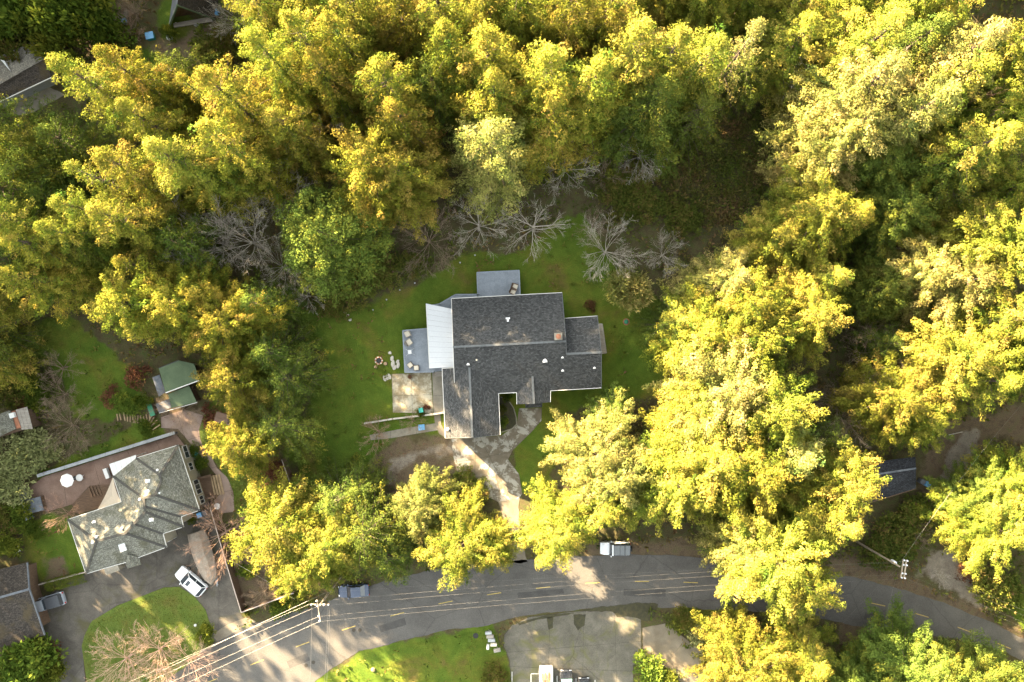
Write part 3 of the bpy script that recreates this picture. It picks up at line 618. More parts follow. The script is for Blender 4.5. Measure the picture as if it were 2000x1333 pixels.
def deck(name, label, px, z, along, rails, bw=0.145):
    """timber deck of separate boards; along = heading of the boards"""
    p = PL(px, z); c = sum(p, Vector())/len(p); root = thing(name, (c.x, c.y, 0), label, 'deck')
    m = MB(root.location); m.prism(p, z-0.28, z-0.05); m.build('frame', MAT['deck'], root)
    d = Vector((math.cos(along), math.sin(along), 0)); nr = Vector((-d.y, d.x, 0)); vals = [q.dot(nr) for q in p]; v = min(vals); i = 0
    while v < max(vals)-0.02:
        a = Vector((0, 0, z))+nr*v; b = Vector((0, 0, z))+nr*min(max(vals), v+bw-0.012); q = clip(clip(p, a, a+d, 0), b+d, b, 0)
        if len(q) > 2: mm = MB(root.location); mm.prism(q, z-0.04, z+0.002*(i % 3)); mm.build('board', MAT['deck'], root)
        v += bw; i += 1
    for a, b in rails:
        A, B = P(*a, z+1.0), P(*b, z+1.0); edge_part(root, [A, B], 'handrail', 'deck', 0.12, 0.07); L = (B-A).length; k = max(1, round(L/1.8))
        for j in range(k+1):
            q = A.lerp(B, j/k); mm = MB(root.location); mm.box((q.x, q.y, z+0.46), (0.09, 0.09, 0.94)); mm.build('rail_post', MAT['deck'], root)
    return root
north_deck = deck('north_deck', 'square blue-grey wooden deck behind the main house', [(931.5,532.5),(1014,528.5),(1016.5,577),(933.5,580)], 1.1, math.radians(3), [((931.5,532.5),(1014,528.5)),((931.5,532.5),(933,575)),((1014,528.5),(1016,576))])
deck('deck_walkway', 'narrow blue-grey deck walkway wrapping the north-west corner of the main house', [(840,597),(858,594),(889.7,575.5),(932,575.2),(934,590),(892,592),(882,604),(860,606)], 1.1, math.radians(3), [((858,594),(889.7,575.5)),((889.7,575.5),(931,575.2)),((840,597),(858,594))])
deck('west_deck', 'blue-grey wooden deck with patio chairs west of the main house', [(786.5,646),(834.6,641.7),(872,640),(876,724),(847,727),(790.7,728)], 0.9, math.radians(93), [((786.5,646),(790.7,728)),((790.7,728),(847,727)),((786.5,646),(834,642))])
st = thing('deck_steps', P(856,730), 'grey wooden steps from the west deck down to the concrete path', 'steps')
for i in range(3):
    m = MB(st.location); a, b = P(849, 729+i*2.6, 0.7-0.22*i), P(866, 728+i*2.6, 0.7-0.22*i); m.beam(a, b, 0.28, 0.06); m.build('tread', MAT['grey_wood'], st)
# ------------------------------------------------------------------ hipped roof house at the lower left
def Q(x, y): return (x/3.3333, 760+y/3.3333)             # reading of the enlarged lower left of the photograph
nc = P(*Q(800, 850)); hip = thing('house', (nc.x, nc.y, 0), 'house with grey-green hipped roof and many ridges at the lower left', 'house')
E_, R_ = 4.3, 6.5
def e(x, y, z=E_): return P(*Q(x, y), z)
def r(x, y, z=R_): return P(*Q(x, y), z)
W, S, N, E = e(440, 850), e(560, 1205), e(1160, 365), e(1300, 790)
R1, R2, R3, R4, R5, R6, R7 = r(630, 990), r(815, 940), r(945, 800, 6.4), r(935, 710, 6.4), r(1010, 690, 6.6), r(1050, 600, 6.6), r(1040, 560, 6.6)
v1, v2 = e(735, 568), e(885, 450); c1 = e(790, 735)
FACES = [[W, R1, S], [S, R1, R2, e(1085, 1030), e(910, 1095), e(820, 1130), e(680, 1168)], [W, e(640, 785), c1, R4, R3, R2, R1], [c1, v1, R4],
         [v1, v2, R7, R6, R5, R4], [v2, N, R7], [N, E, R5, R6, R7], [R5, E, e(1180, 832), r(945, 765, 6.35), R4],
         [r(945, 765, 6.35), e(1180, 832), e(1195, 898), R3], [R3, e(1195, 898), e(1062, 943), r(860, 872, 6.3)], [r(860, 872, 6.3), e(1062, 943), e(1085, 1030), R2, R3]]
for f in FACES: roof_part(hip, f, 'shingle_green')
edge_part(hip, [v1, c1, e(640, 785), W, S, e(680, 1168)], 'gutter'); edge_part(hip, [v1, v2], 'gutter'); edge_part(hip, [v2, N, E, e(1180, 832), e(1195, 898), e(1062, 943), e(1085, 1030), e(910, 1095), e(820, 1130), e(680, 1168)], 'gutter')
MAT['hipcap'] = grain('dark hip shingles', [(0.3, (0.026, 0.025, 0.022)), (0.7, (0.046, 0.044, 0.04))], 3, 20)
for a, b in ((W, R1), (S, R1), (R1, R2), (R2, R3), (R3, R4), (R4, R5), (R5, R6), (R6, R7), (N, R7), (v2, R7), (v1, R4), (R5, E), (R2, e(1085, 1030)), (R3, e(1195, 898)), (r(860, 872, 6.3), e(1062, 943)), (r(945, 765, 6.35), e(1180, 832))):
    edge_part(hip, [a, b], 'ridge_cap', 'hipcap', 0.32, 0.08, 0.07)
# small porch gable and chimney on the south side
pa, pb, pc, pd = e(815, 1128), e(830, 1170, 3.9), e(915, 1145, 3.9), e(905, 1096); pt = e(832, 1078, 5.2); pf = e(850, 1128, 4.9)
for f in ([pt, pa, pb, pf], [pb, pc, pf], [pt, pf, pc, pd]): roof_part(hip, f, 'shingle_green', 'porch_roof')
m = MB(hip.location); m.box(e(745, 1165, 3.6), (2.0, 1.0, 1.4), 0.35); chm = m.build('bay_roof', MAT['plainconc'], hip)
q = wall_ring(hip, [Q(440, 850), Q(560, 1205), Q(680, 1168), Q(820, 1130), Q(910, 1095), Q(1085, 1030), Q(1062, 943), Q(1195, 898), Q(1180, 832), Q(1300, 790), Q(1160, 365), Q(885, 450), Q(735, 568), Q(790, 735)], E_, 4.15, 'beige', inset=0.5)
m = MB(hip.location); m.box(e(797, 1028, 5.6), (0.9, 1.25, 0.16), 0.33); m.build('skylight', MAT['polycarb'], hip)
for x, y, s in ((1030,527,1.3),(962,600,1.6),(970,662,1.5),(1040,672,1.7),(914,718,1.2),(985,852,1.5),(612,866,1.0),(633,962,1.3),(608,998,1.3),(798,908,1.2)):
    vent(hip, e(x, y, 6.15 if y > 560 else 5.9), 'cap', s)
aE = math.atan2((N.x-E.x), -(N.y-E.y)) + math.pi/2
dirNE = (E-N); dirNE.z = 0; aE = math.atan2(dirNE.y, dirNE.x) + math.pi/2
for t, w, h, dv in ((0.13, 1.9, 1.3, 1), (0.36, 1.2, 1.2, 1), (0.68, 2.2, 1.6, 2), (0.88, 1.2, 1.3, 1)):
    b = N.lerp(E, t); nr = Vector((math.cos(aE), math.sin(aE), 0)); window(hip, Vector((b.x, b.y, 1.9)) - nr*0.5, aE, w, h, 'trim', 'window', dv)
aS2 = math.atan2((e(910,1095)-e(1085,1030)).y, (e(910,1095)-e(1085,1030)).x)+math.pi/2
for a_, b_, t, w, h, nm in ((e(1085,1030), e(910,1095), 0.5, 3.2, 2.1, 'garage_door'), (e(1195,898), e(1062,943), 0.5, 1.5, 1.2, 'window'), (e(680,1168), S, 0.5, 1.5, 1.3, 'window')):
    d = a_-b_; an = math.atan2(d.y, d.x)-math.pi/2; b = a_.lerp(b_, t); window(hip, Vector((b.x, b.y, 1.3))-Vector((math.cos(an), math.sin(an), 0))*0.5, an, w, h, 'trim', nm)
# its patio with retaining wall, sunken deck, sail and furniture
paved('patio', [(58,954),(84,932),(345,849),(364,873),(349,868),(266,894),(222,930),(226,945),(176,949),(142,985),(92,1000),(66,996)], [((120,910),(135,1010)),((180,890),(200,960)),((245,870),(262,910)),((300,850),(318,890))], 0.10, 'patio', 0.02)
sheet('sunken_deck', [(176,950),(222,934),(238,982),(152,1004),(141,986)], 0.06, 'brown_wood', 0.0)
rw = thing('retaining_wall', P(200, 893), 'long blue-grey retaining wall above the reddish patio', 'wall')
wa, wb = P(80, 929), P(347, 845)
for i in range(10):
    a, b = wa.lerp(wb, i/10+0.001), wa.lerp(wb, (i+1)/10-0.001); m = MB(rw.location); m.beam(a+Vector((0, 0, 0.8)), b+Vector((0, 0, 0.8)), 0.30, 1.0); m.build('wall_panel', MAT['felt_blue'], rw)
    m = MB(rw.location); m.beam(a+Vector((0, 0.08, 0.88)), b+Vector((0, 0.08, 0.88)), 0.46, 0.07); m.build('cap', MAT['siding'], rw)
fw = thing('slatted_fence', P(58, 980), 'dark slatted fence screening the hot tub', 'fence')
for i in range(5):
    m = MB(fw.location); z = 0.3+i*0.3; m.beam(P(50, 950)+Vector((0, 0, z+.12)), P(67, 1010)+Vector((0, 0, z+.12)), 0.06, 0.24); m.build('slat', MAT['felt_blue'], fw)
for t in (0, 0.5, 1): p = P(50, 950).lerp(P(67, 1010), t); m = MB(fw.location); m.box((p.x, p.y, 0.85), (0.12, 0.12, 1.7)); m.build('post', MAT['felt_blue'], fw)
ht = thing('hot_tub', P(77, 984), 'square hot tub with folded grey cover at the patio end', 'hot tub', math.radians(15))
m = MB(); m.prism([(-1, -1), (1, -1), (1, 1), (-1, 1)], 0, 0.8); m.build('tub', MAT['brown_wood'], ht)
for s in (-1, 1): m = MB(); m.box((0, s*0.52, 0.87), (2.06, 1.0, 0.12)); m.build('cover', MAT['felt_blue'], ht)
def parasol(px, py, rr_, h, label):
    o = thing('parasol', P(px, py, h).xy.to_3d(), label, 'parasol'); m = MB(); n = 8
    for k in range(n):
        a, b = 2*math.pi*k/n, 2*math.pi*(k+1)/n; A = Vector((rr_*math.cos(a), rr_*math.sin(a), h-0.35)); B = Vector((rr_*math.cos(b), rr_*math.sin(b), h-0.35)); m.poly([A, B, (0, 0, h)]); m.poly([B-Vector((0, 0, .02)), A-Vector((0, 0, .02)), (0, 0, h-.02)])
    m.build('canopy', MAT['white_plastic'], o); m = MB(); m.tube([(0, 0, 0), (0, 0, h+0.08)], 0.03, 8); m.build('pole', MAT['steel'], o); m = MB(); m.lathe((0, 0, 0.1), [(0.3, 0), (0.3, 0.08), (0.05, 0.14)], 14); m.build('base', MAT['black'], o)
parasol(127.5, 940, 1.0, 2.3, 'pale octagonal parasol on the reddish patio')
def round_table(px, py, rr_, label, h=0.72):
    o = thing('round_table', P(px, py, h).xy.to_3d()+Vector((0, 0, .02)), label, 'table'); m = MB(); m.lathe((0, 0, h-0.04), [(rr_, 0), (rr_, 0.04)], 20); m.build('table_top', MAT['white_plastic'], o)
    for k in range(4): a = math.pi/4+k*math.pi/2; m = MB(); m.tube([(rr_*0.75*math.cos(a), rr_*0.75*math.sin(a), 0.05), (rr_*0.5*math.cos(a), rr_*0.5*math.sin(a), h-0.03)], 0.025, 6); m.build('leg', MAT['white_plastic'], o)
round_table(155, 933.5, 0.5, 'small white round table beside the octagonal parasol'); round_table(424, 989.5, 0.45, 'white round table on the pinkish path by the stairs')
aw = thing('patio_awning', P(242, 908), 'pale translucent patio awning on the north side of the hipped roof house', 'awning')
A0, A1, A2, A3 = P(213, 907, 2.7), P(265.5, 889, 2.7), P(269, 909, 3.3), P(220.5, 929, 3.3)
for i in range(5): a, b = i/5+.004, (i+1)/5-.004; roof_part(aw, [A0.lerp(A1, a), A0.lerp(A1, b), A3.lerp(A2, b), A3.lerp(A2, a)], 'polycarb', 'panel', 0.03)
for p in (A0, A1): m = MB(aw.location); m.box((p.x+.1, p.y-.1, 1.3), (.1, .1, 2.6)); m.build('post', MAT['trim'], aw)
cb = thing('bench', P(211.5, 924), 'white cushioned bench at the end of the patio awning', 'bench', math.radians(-70)); m = MB(); m.box((0, 0, 0.35), (1.5, 0.7, 0.22)); m.build('seat', MAT['white_plastic'], cb); m = MB(); m.box((0, 0.38, 0.62), (1.5, 0.14, 0.5)); m.build('backrest', MAT['white_plastic'], cb)
for s in (-1, 1): m = MB(); m.box((s*0.6, 0, 0.16), (0.08, 0.6, 0.2)); m.build('leg', MAT['grey_wood'], cb)
sail = thing('shade_sail', P(215, 970), 'cream triangular shade sail over the sunken deck', 'shade sail'); T = [P(220.5, 932.5, 3.4), P(237, 981, 3.9), P(190.5, 995.5, 3.2)]; cen = (T[0]+T[1]+T[2])/3; ring = []
for i in range(3):
    for j in range(6): t = j/6; q_ = T[i].lerp(T[(i+1) % 3], t); ring.append(q_.lerp(cen, 0.42*t*(1-t)*(1.5 if i != 1 else .3)))
m = MB(sail.location); cz = cen-Vector((0, 0, .25))
for i in range(len(ring)): m.poly([ring[i], ring[(i+1) % len(ring)], cz], smooth=True)
m.build('cloth', MAT['canvas'], sail)
sp_ = thing('sail_post', (T[2].x, T[2].y, 0), 'thin post holding the lower corner of the shade sail', 'post'); m = MB(); m.tube([(0, 0, 0), (0, 0, 3.25)], 0.05, 8); m.build('pole', MAT['steel'], sp_)
dst = thing('deck_stairs', P(190, 955), 'wooden stairs from the patio into the sunken deck', 'stairs')
for i in range(4): m = MB(dst.location); a, b = P(172+i*6, 952-i*1.5, 0.3-i*.05), P(180+i*6, 972-i*1.5, 0.3-i*.05); m.beam(a, b, 0.26, 0.06); m.build('tread', MAT['brown_wood'], dst)
sst = thing('side_stairs', P(408, 952), 'brown wooden landing and stairs beside the hipped roof house', 'stairs')
m = MB(sst.location); m.prism(PL([(385,936),(410,930),(418,970),(395,976)], 0.7), 0.5, 0.7); m.build('landing', MAT['brown_wood'], sst)
for i in range(4): a, b = P(411+i*5.5, 930-i*1.0, 0.62-i*0.15), P(420+i*5.5, 969-i*1.0, 0.62-i*0.15); m = MB(sst.location); m.beam(a, b, 0.3, 0.07); m.build('tread', MAT['tan_wood'], sst)
for a, b in (((384,936),(412,929)),((394,977),(421,970))): m = MB(sst.location); m.beam(P(*a, 1.3), P(*b, 1.3), 0.3, 0.6); m.build('planter_wall', MAT['brown_wood'], sst)
def bin_(px, py, mat, label, rz=0.2, w=0.65, h=1.05, name='wheelie_bin'):
    o = thing(name, P(px, py, h).xy.to_3d()+Vector((0, 0, .04)), label, 'bin', rz); m = MB(); m.box((0, 0, h*0.46), (w*0.84, w*0.86, h*0.9), 0, 1.16); m.build('body', MAT[mat], o); m = MB(); m.box((0, 0.02, h*0.96), (w*1.06, w*1.12, 0.08), 0, 0.94); m.build('lid', MAT[mat], o)
    for s in (-1, 1): m = MB(); m.box((s*w*0.42, w*0.5, 0.1), (0.08, 0.2, 0.2)); m.build('wheel', MAT['black'], o)
bin_(389, 1007, 'blue_plastic', 'blue bin beside the hipped roof house corner', 0.35); bin_(399, 1003, 'felt_blue', 'grey bin next to the blue one at the house corner', 0.35)
g = thing('barbecue', P(407.5, 983), 'black covered barbecue by the side stairs', 'barbecue', 0.3); m = MB(); m.box((0, 0, .45), (1.1, .5, .9)); m.build('cart', MAT['black'], g); m = MB(); m.box((0, 0, 1.02), (.75, .55, .22), 0, .75); m.build('hood', MAT['black'], g)
pt_ = thing('plant_pot', P(383.7, 887), 'teal pot beside the curved garden path', 'pot'); m = MB(); m.lathe((0, 0, 0), [(0.25, 0), (0.42, 0.5), (0.45, 0.55), (0.36, 0.55), (0.33, 0.48), (0.05, 0.45)], 18); m.build('pot', MAT['teal_plastic'], pt_)
# garden swing with canopy
sw = thing('garden_swing', P(443.6, 815), 'dark brown garden swing seat with canopy on the small lawn', 'swing seat', math.radians(-17)); m = MB(); m.slab([(-1, -.1, 1.9), (1, -.1, 1.9), (1, .75, 1.75), (-1, .75, 1.75)], .05); m.slab([(-1, -.75, 1.75), (1, -.75, 1.75), (1, -.1, 1.9), (-1, -.1, 1.9)], .05); m.build('canopy', MAT['wicker'], sw)
m = MB(); m.box((0, -.55, .5), (1.7, .7, .12)); m.build('seat', MAT['cushion'], sw); m = MB(); m.box((0, -.1, .8), (1.7, .1, .5)); m.build('backrest', MAT['wicker'], sw)
for sx in (-1, 1):
    for sy in (-1, 1): m = MB(); m.tube([(sx*.95, sy*.75, 0), (sx*.95, 0, 1.8)], .03, 6); m.build('leg', MAT['black'], sw)
# green felt sheds
sh = thing('garden_shed', P(340, 745), 'shed with green felt roof and blue-grey lean-to below the golden clump', 'shed')
def F2(x, y): return (270+x/5.127, 660+y/5.127)
roof_part(sh, [P(*F2(205,305),2.6), P(*F2(400,228),2.6), P(*F2(560,262),2.7), P(*F2(610,428),3.0), P(*F2(275,552),3.0)], 'felt_green'); edge_part(sh, [P(*F2(275,552),3.0), P(*F2(610,428),3.0)], 'gutter', 'trim', .14, .14, .05); edge_part(sh, [P(*F2(205,305),2.6), P(*F2(400,228),2.6)], 'fascia', 'black', .1, .14, .03)
roof_part(sh, [P(*F2(140,398),1.6), P(*F2(214,370),1.6), P(*F2(272,548),1.6), P(*F2(205,590),1.6)], 'felt_blue', 'lean_to_roof', .08)
wall_ring(sh, [F2(215,315), F2(540,280), F2(590,425), F2(285,540)], 2.6, 2.4, 'brown_wood', inset=.15)
sh2 = thing('potting_shed', P(352, 775), 'lower shed with mossy green roof and blue-grey side awning', 'shed'); roof_part(sh2, [P(*F2(298,565),2.2), P(*F2(508,482),2.2), P(*F2(585,645),1.9), P(*F2(335,705),1.9)], 'felt_green'); roof_part(sh2, [P(*F2(172,665),1.5), P(*F2(308,612),1.7), P(*F2(332,702),1.6), P(*F2(210,755),1.4)], 'felt_blue', 'awning_roof', .06)
edge_part(sh2, [P(*F2(210,755),1.45), P(*F2(590,648),1.9)], 'gutter', 'trim', .08, .1, .03); wall_ring(sh2, [F2(305,575), F2(505,495), F2(575,640), F2(340,695)], 2.0, 1.75, 'brown_wood', inset=.1)
tb = thing('compost_bin', P(*F2(155, 715)), 'green slatted compost bin beside the lower shed', 'bin', math.radians(-70))
for i in range(4): m = MB(); m.box((0, 0, .12+i*.22), (1.9, .7, .18)); m.build('slat', MAT['green_plastic' if i == 3 else 'brown_wood'], tb)
# garden steps
gs = thing('garden_steps', P(262, 818), 'curving flight of wooden garden steps between the terrace and the sheds', 'steps')
SL = [((228,809),(230,822)),((233,808),(236,821)),((241,806),(244,822)),((248,808),(249,824)),((254,809),(254,825)),((259,810),(260,826)),((264,811),(264,827)),((269,812),(269,827)),((274,812),(275,826)),((279,811),(282,826)),((285,810),(288,825)),((291,810),(292,822)),((297,811),(290,824)),((301,815),(292,828)),((306,821),(295,833)),((312,830),(298,840))]
for i, (a, b) in enumerate(SL): m = MB(gs.location); z = .15+.02*i; m.beam(P(*a, z), P(*b, z), .14, .25); m.build('tread', MAT['tan_wood'], gs)
# small outbuilding at the left edge
ob = thing('outbuilding', P(25, 825), 'grey outbuilding with pale lean-to cut by the left edge', 'shed'); roof_part(ob, [P(-30,818,2.8), P(19.5,802,2.8), P(30,838,2.8), P(-30,868,2.8)], 'shingle_green'); roof_part(ob, [P(21,804,2.6), P(29,802,2.6), P(41,836,2.6), P(31,838,2.6)], 'terracotta', 'gap_roof', .06)
for i in range(3):
    a, b = i/3+.01, (i+1)/3-.01; L0, L1, B0, B1 = P(30,801,2.5), P(53,795,2.3), P(42,840,2.5), P(64,838,2.3); roof_part(ob, [L0.lerp(L1, a), L0.lerp(L1, b), B0.lerp(B1, b), B0.lerp(B1, a)], 'grey_wood', 'roof_panel', .05)
wall_ring(ob, [(-30,818),(52,797),(62,837),(-30,866)], 2.5, 2.2, 'brown_wood', inset=.2); m = MB(ob.location); m.box(P(24.5,811.5,2.9), (.7,.7,.4), .3); m.build('roof_box', MAT['white_plastic'], ob)
# dark roofed house at the lower left edge
dk = thing('house', P(20, 1180), 'house with mossy near-black roof cut by the left edge beside the parked pickup', 'house'); A, B, D, Ee, G, K = P(-60,1128,3.2), P(53,1099,3.2), P(57,1151,4.6), P(-60,1184,4.6), P(87,1241,3.0), P(-60,1282,3.0)
roof_part(dk, [A, B, D, Ee], 'shingle_old'); roof_part(dk, [Ee, D, G, K], 'shingle_old'); edge_part(dk, [B, D, G], 'fascia', 'felt_blue', .16, .18, .03); edge_part(dk, [D, Ee], 'ridge_cap', 'felt_blue', .3, .06, .06); wall_ring(dk, [(-60,1130),(50,1102),(54,1152),(82,1236),(-60,1278)], 3.0, 2.9, 'brown_wood', inset=.6)
wp = thing('firewood_stack', P(58, 1118), 'short stack of split firewood beside the near-black roof', 'firewood', math.radians(15))
for i in range(3):
    for j in range(5): m = MB(); m.tube([(-.35, -.9+j*.42, .16+i*.28), (.35, -.88+j*.42, .16+i*.28)], .14, 7); m.build('log', MAT['terracotta' if (i+j) % 3 == 0 else 'tan_wood'], wp)
# upper left: long roof and pointed cabin
lr = thing('house', P(40, 150), 'building with long dark roof at the upper left edge', 'house'); a0, a1, a2, a3, a4, a5 = P(-70,138,3.2), P(77,77,3.2), P(93,112,4.3), P(-70,205,4.3), P(100,152,3.2), P(-70,232,3.2)
MAT['pale_old'] = shingle_mat('pale worn roofing', (0.10, 0.09, 0.078), (0.15, 0.14, 0.12), (0.06, 0.055, 0.05), .5, .3)
roof_part(lr, [a0, a1, a2, a3], 'pale_old'); roof_part(lr, [a3, a2, a4, a5], 'shingle_old'); edge_part(lr, [a5, a4], 'gutter', 'trim', .12, .12, .03); wall_ring(lr, [(-70,140),(75,80),(97,150),(-70,228)], 3.0, 2.9, 'siding', inset=.5)
m = MB(lr.location); m.prism(PL([(3,118),(10,120),(28,150),(22,140)], 3.9), 3.9, 4.12); m.build('skylight', MAT['polycarb'], lr)
af = thing('cabin', P(370, 20), 'pointed A-frame cabin with mossy roof at the top edge', 'cabin'); F1, F2_, rd = P(329,53,.4), P(420,37,.4), P(346,10,7.2); bk = Vector((.14, 1, 0)).normalized()*11
roof_part(af, [F1, rd, rd+bk, F1+bk], 'felt_blue'); roof_part(af, [rd, F2_, F2_+bk, rd+bk], 'shingle_old'); edge_part(af, [F1, rd, F2_], 'fascia', 'felt_green', .16, .2, .05)
m = MB(af.location); o_ = bk.normalized()*1.3; m.poly([F1+o_, F2_+o_, rd+o_-Vector((0, 0, .3))]); m.build('front_wall', MAT['brown_wood'], af)
m = MB(af.location); m.prism(PL([(338,46),(412,33),(415,42),(340,54)], .5), .35, .5); m.build('porch_floor', MAT['grey_wood'], af); m = MB(af.location); m.beam(P(340,52,1.3), P(414,41,1.3), .1, .1); m.build('porch_rail', MAT['grey_wood'], af)
def kayak(px, py, rz, label):
    o = thing('kayak', P(px, py, .3), label, 'kayak', rz); m = MB(); n = 9; rings = []
    for i in range(n):
        t = -1+2*i/(n-1); w = .36*(1-abs(t)**2.2)+.02; hh = .16+.08*abs(t); rings.append([Vector((1.5*t, -w, .12)), Vector((1.5*t, -w*.5, .12+hh)), Vector((1.5*t, w*.5, .12+hh)), Vector((1.5*t, w, .12)), Vector((1.5*t, 0, -.08+.15*t*t))])
    for i in range(n-1):
        for k in range(5): m.poly([rings[i][k], rings[i][(k+1) % 5], rings[i+1][(k+1) % 5], rings[i+1][k]][::-1], smooth=True)
    m.build('hull', MAT['blue_plastic'], o); m = MB(); m.lathe((0, 0, .27), [(.26, 0), (.28, .04), (.2, .04), (.18, .01)], 14); m.build('cockpit', MAT['black'], o)
kayak(413, 17, math.radians(-28), 'blue kayak by the pointed cabin, the upper of two'); kayak(410, 24, math.radians(-20), 'blue kayak by the pointed cabin, the lower of two')
def tub(px, py, mat, label, s=.8, h=.6):
    o = thing('storage_tub', P(px, py), label, 'tub', .2); m = MB(); m.box((0, 0, h*.45), (s*.9, s*.75, h*.9), 0, 1.12); m.build('body', MAT[mat], o); m = MB(); m.box((0, 0, h*.95), (s*1.08, s*.92, .07)); m.build('lid', MAT['blue_plastic' if mat != 'white_plastic' else 'white_plastic'], o)
tub(297, 74, 'teal_plastic', 'large teal tub with light blue lid in the cabin yard', 1.1, .8); tub(334, 76, 'white_plastic', 'white tub in front of the pointed cabin', .7); tub(244, 45, 'blue_plastic', 'blue tub beside the dirt track at the top', .8)
for i, (x, y) in enumerate(((383,51),(388,50),(346,49))):
    o = thing('bucket', P(x, y), ('white bucket by the cabin porch, left of the pair', 'white bucket by the cabin porch, right of the pair', 'white bucket beside the left foot of the cabin')[i], 'bucket'); m = MB(); m.lathe((0, 0, 0), [(.15, 0), (.19, .4), (.16, .4), (.13, .05)], 12); m.build('pail', MAT['white_plastic'], o); m = MB(); m.tube([(-.19, 0, .38), (0, .05, .5), (.19, 0, .38)], .012, 5); m.build('handle', MAT['steel'], o)
# black roofed cabin on the right, with bins
bc = thing('cabin', P(1755, 930), 'cabin with black roof partly hidden by trees at the right', 'cabin'); b0, b1, b2, b3, b4, b5 = P(1690,905,2.8), P(1788,893,2.8), P(1789,915,3.6), P(1690,930,3.6), P(1789,955,2.7), P(1690,985,2.7)
roof_part(bc, [b0, b1, b2, b3], 'shingle_black'); roof_part(bc, [b3, b2, b4, b5], 'shingle_black'); edge_part(bc, [b3, b2], 'ridge_cap', 'felt_blue', .25, .06, .05); edge_part(bc, [b4, b5], 'gutter', 'brown_wood', .1, .12, .03); wall_ring(bc, [(1692,908),(1786,896),(1787,952),(1692,980)], 2.7, 2.5, 'brown_wood', inset=.4)
bin_(1813, 947, 'blue_plastic', 'blue bin on the dirt beside the black cabin roof', .9); bin_(1803, 942, 'felt_blue', 'grey bin left of the blue one by the black cabin', .9)
fp = thing('fallen_pole', P(1867, 847), 'pale pole lying across the dirt track', 'pole'); m = MB(fp.location); m.tube([P(1853,850,.07), P(1880,844,.07)], .06, 6); m.build('pole', MAT['stone'], fp)
# fences
MAT['fence_cap'] = plain('pale fence cap', (0.27, 0.22, 0.19), .8)
def fence(name, label, px, h, mat, cap='fence_cap', step=2.4):
    pts = PL(px, h); o = thing(name, pts[0].xy.to_3d(), label, 'fence')
    for a, b in zip(pts[:-1], pts[1:]):
        L = (b-a).length; k = max(1, round(L/step))
        for i in range(k):
            p, q = a.lerp(b, i/k), a.lerp(b, (i+1)/k); dv = (q-p).normalized()*.06; m = MB(o.location); m.beam(p+dv-Vector((0, 0, .06)), q-dv-Vector((0, 0, .06)), .07, h-.1); m.build('panel', MAT[mat], o)
            m = MB(o.location); m.beam(p, q, .13, .05); m.build('cap_rail', MAT[cap], o); m = MB(o.location); m.box((p.x, p.y, h/2-.03), (.12, .12, h)); m.build('post', MAT[mat], o)
fence('board_fence', 'tall board fence with pale cap turning the corner by the road', [(410,992),(440,1096),(471,1197),(573,1159)], 1.9, 'brown_wood'); fence('garden_fence', 'straight fence with pale cap between the small lawn and the main lawn', [(550,898),(571,957)], 1.8, 'brown_wood')
fence('corner_fence', 'low fence along the edge of the lawn above the clipped hedge', [(75,1143),(168,1118)], 1.0, 'grey_wood')
# low wall beside the concrete pad of the main house
lw = thing('garden_wall', P(790, 818), 'low pale garden wall below the square concrete pad', 'wall'); wp_ = [P(712,827), P(768,818), P(846,809), P(868,806)]
for a, b in zip(wp_[:-1], wp_[1:]):
    k = max(1, round((b-a).length/1.9))
    for i in range(k): p, q = a.lerp(b, i/k+.01), a.lerp(b, (i+1)/k-.01); m = MB(lw.location); m.beam(p+Vector((0, 0, .55)), q+Vector((0, 0, .55)), .22, .7); m.build('block', MAT['stone'], lw)
# ------------------------------------------------------------------ tree makers
def unit(a): return a/np.maximum(np.linalg.norm(a, axis=-1, keepdims=True), 1e-9)
def leaves_from_tufts(rg, cen, dirs, size, k, lw=0.30, up=0.35, spread=0.95, tint=None):
    """k pointed leaves (diamond quads) radiating from each tuft centre"""
    n = len(cen); cen = np.repeat(cen, k, 0); dr = np.repeat(dirs, k, 0); sz = np.repeat(size, k)*rg.uniform(0.65, 1.2, n*k)*0.7
    rnd = unit(rg.normal(size=(n*k, 3)))
    d = unit(dr*0.45 + rnd*spread + np.array([0, 0, up]))
    w = unit(np.cross(d, unit(rg.normal(size=(n*k, 3)))))
    wid = (sz*lw*rg.uniform(0.7, 1.2, n*k))[:, None]; sz = sz[:, None]
    b = cen + d*sz*rg.uniform(0.05, 0.7, n*k)[:, None]
    V = np.stack([b, b + d*sz*0.55 + w*wid*0.5, b + d*sz, b + d*sz*0.55 - w*wid*0.5], 1)
    t = np.repeat(tint, k) + rg.normal(0, 0.10, n*k) if tint is not None else rg.uniform(0, 1, n*k)
    return V, np.clip(t, 0, 1)
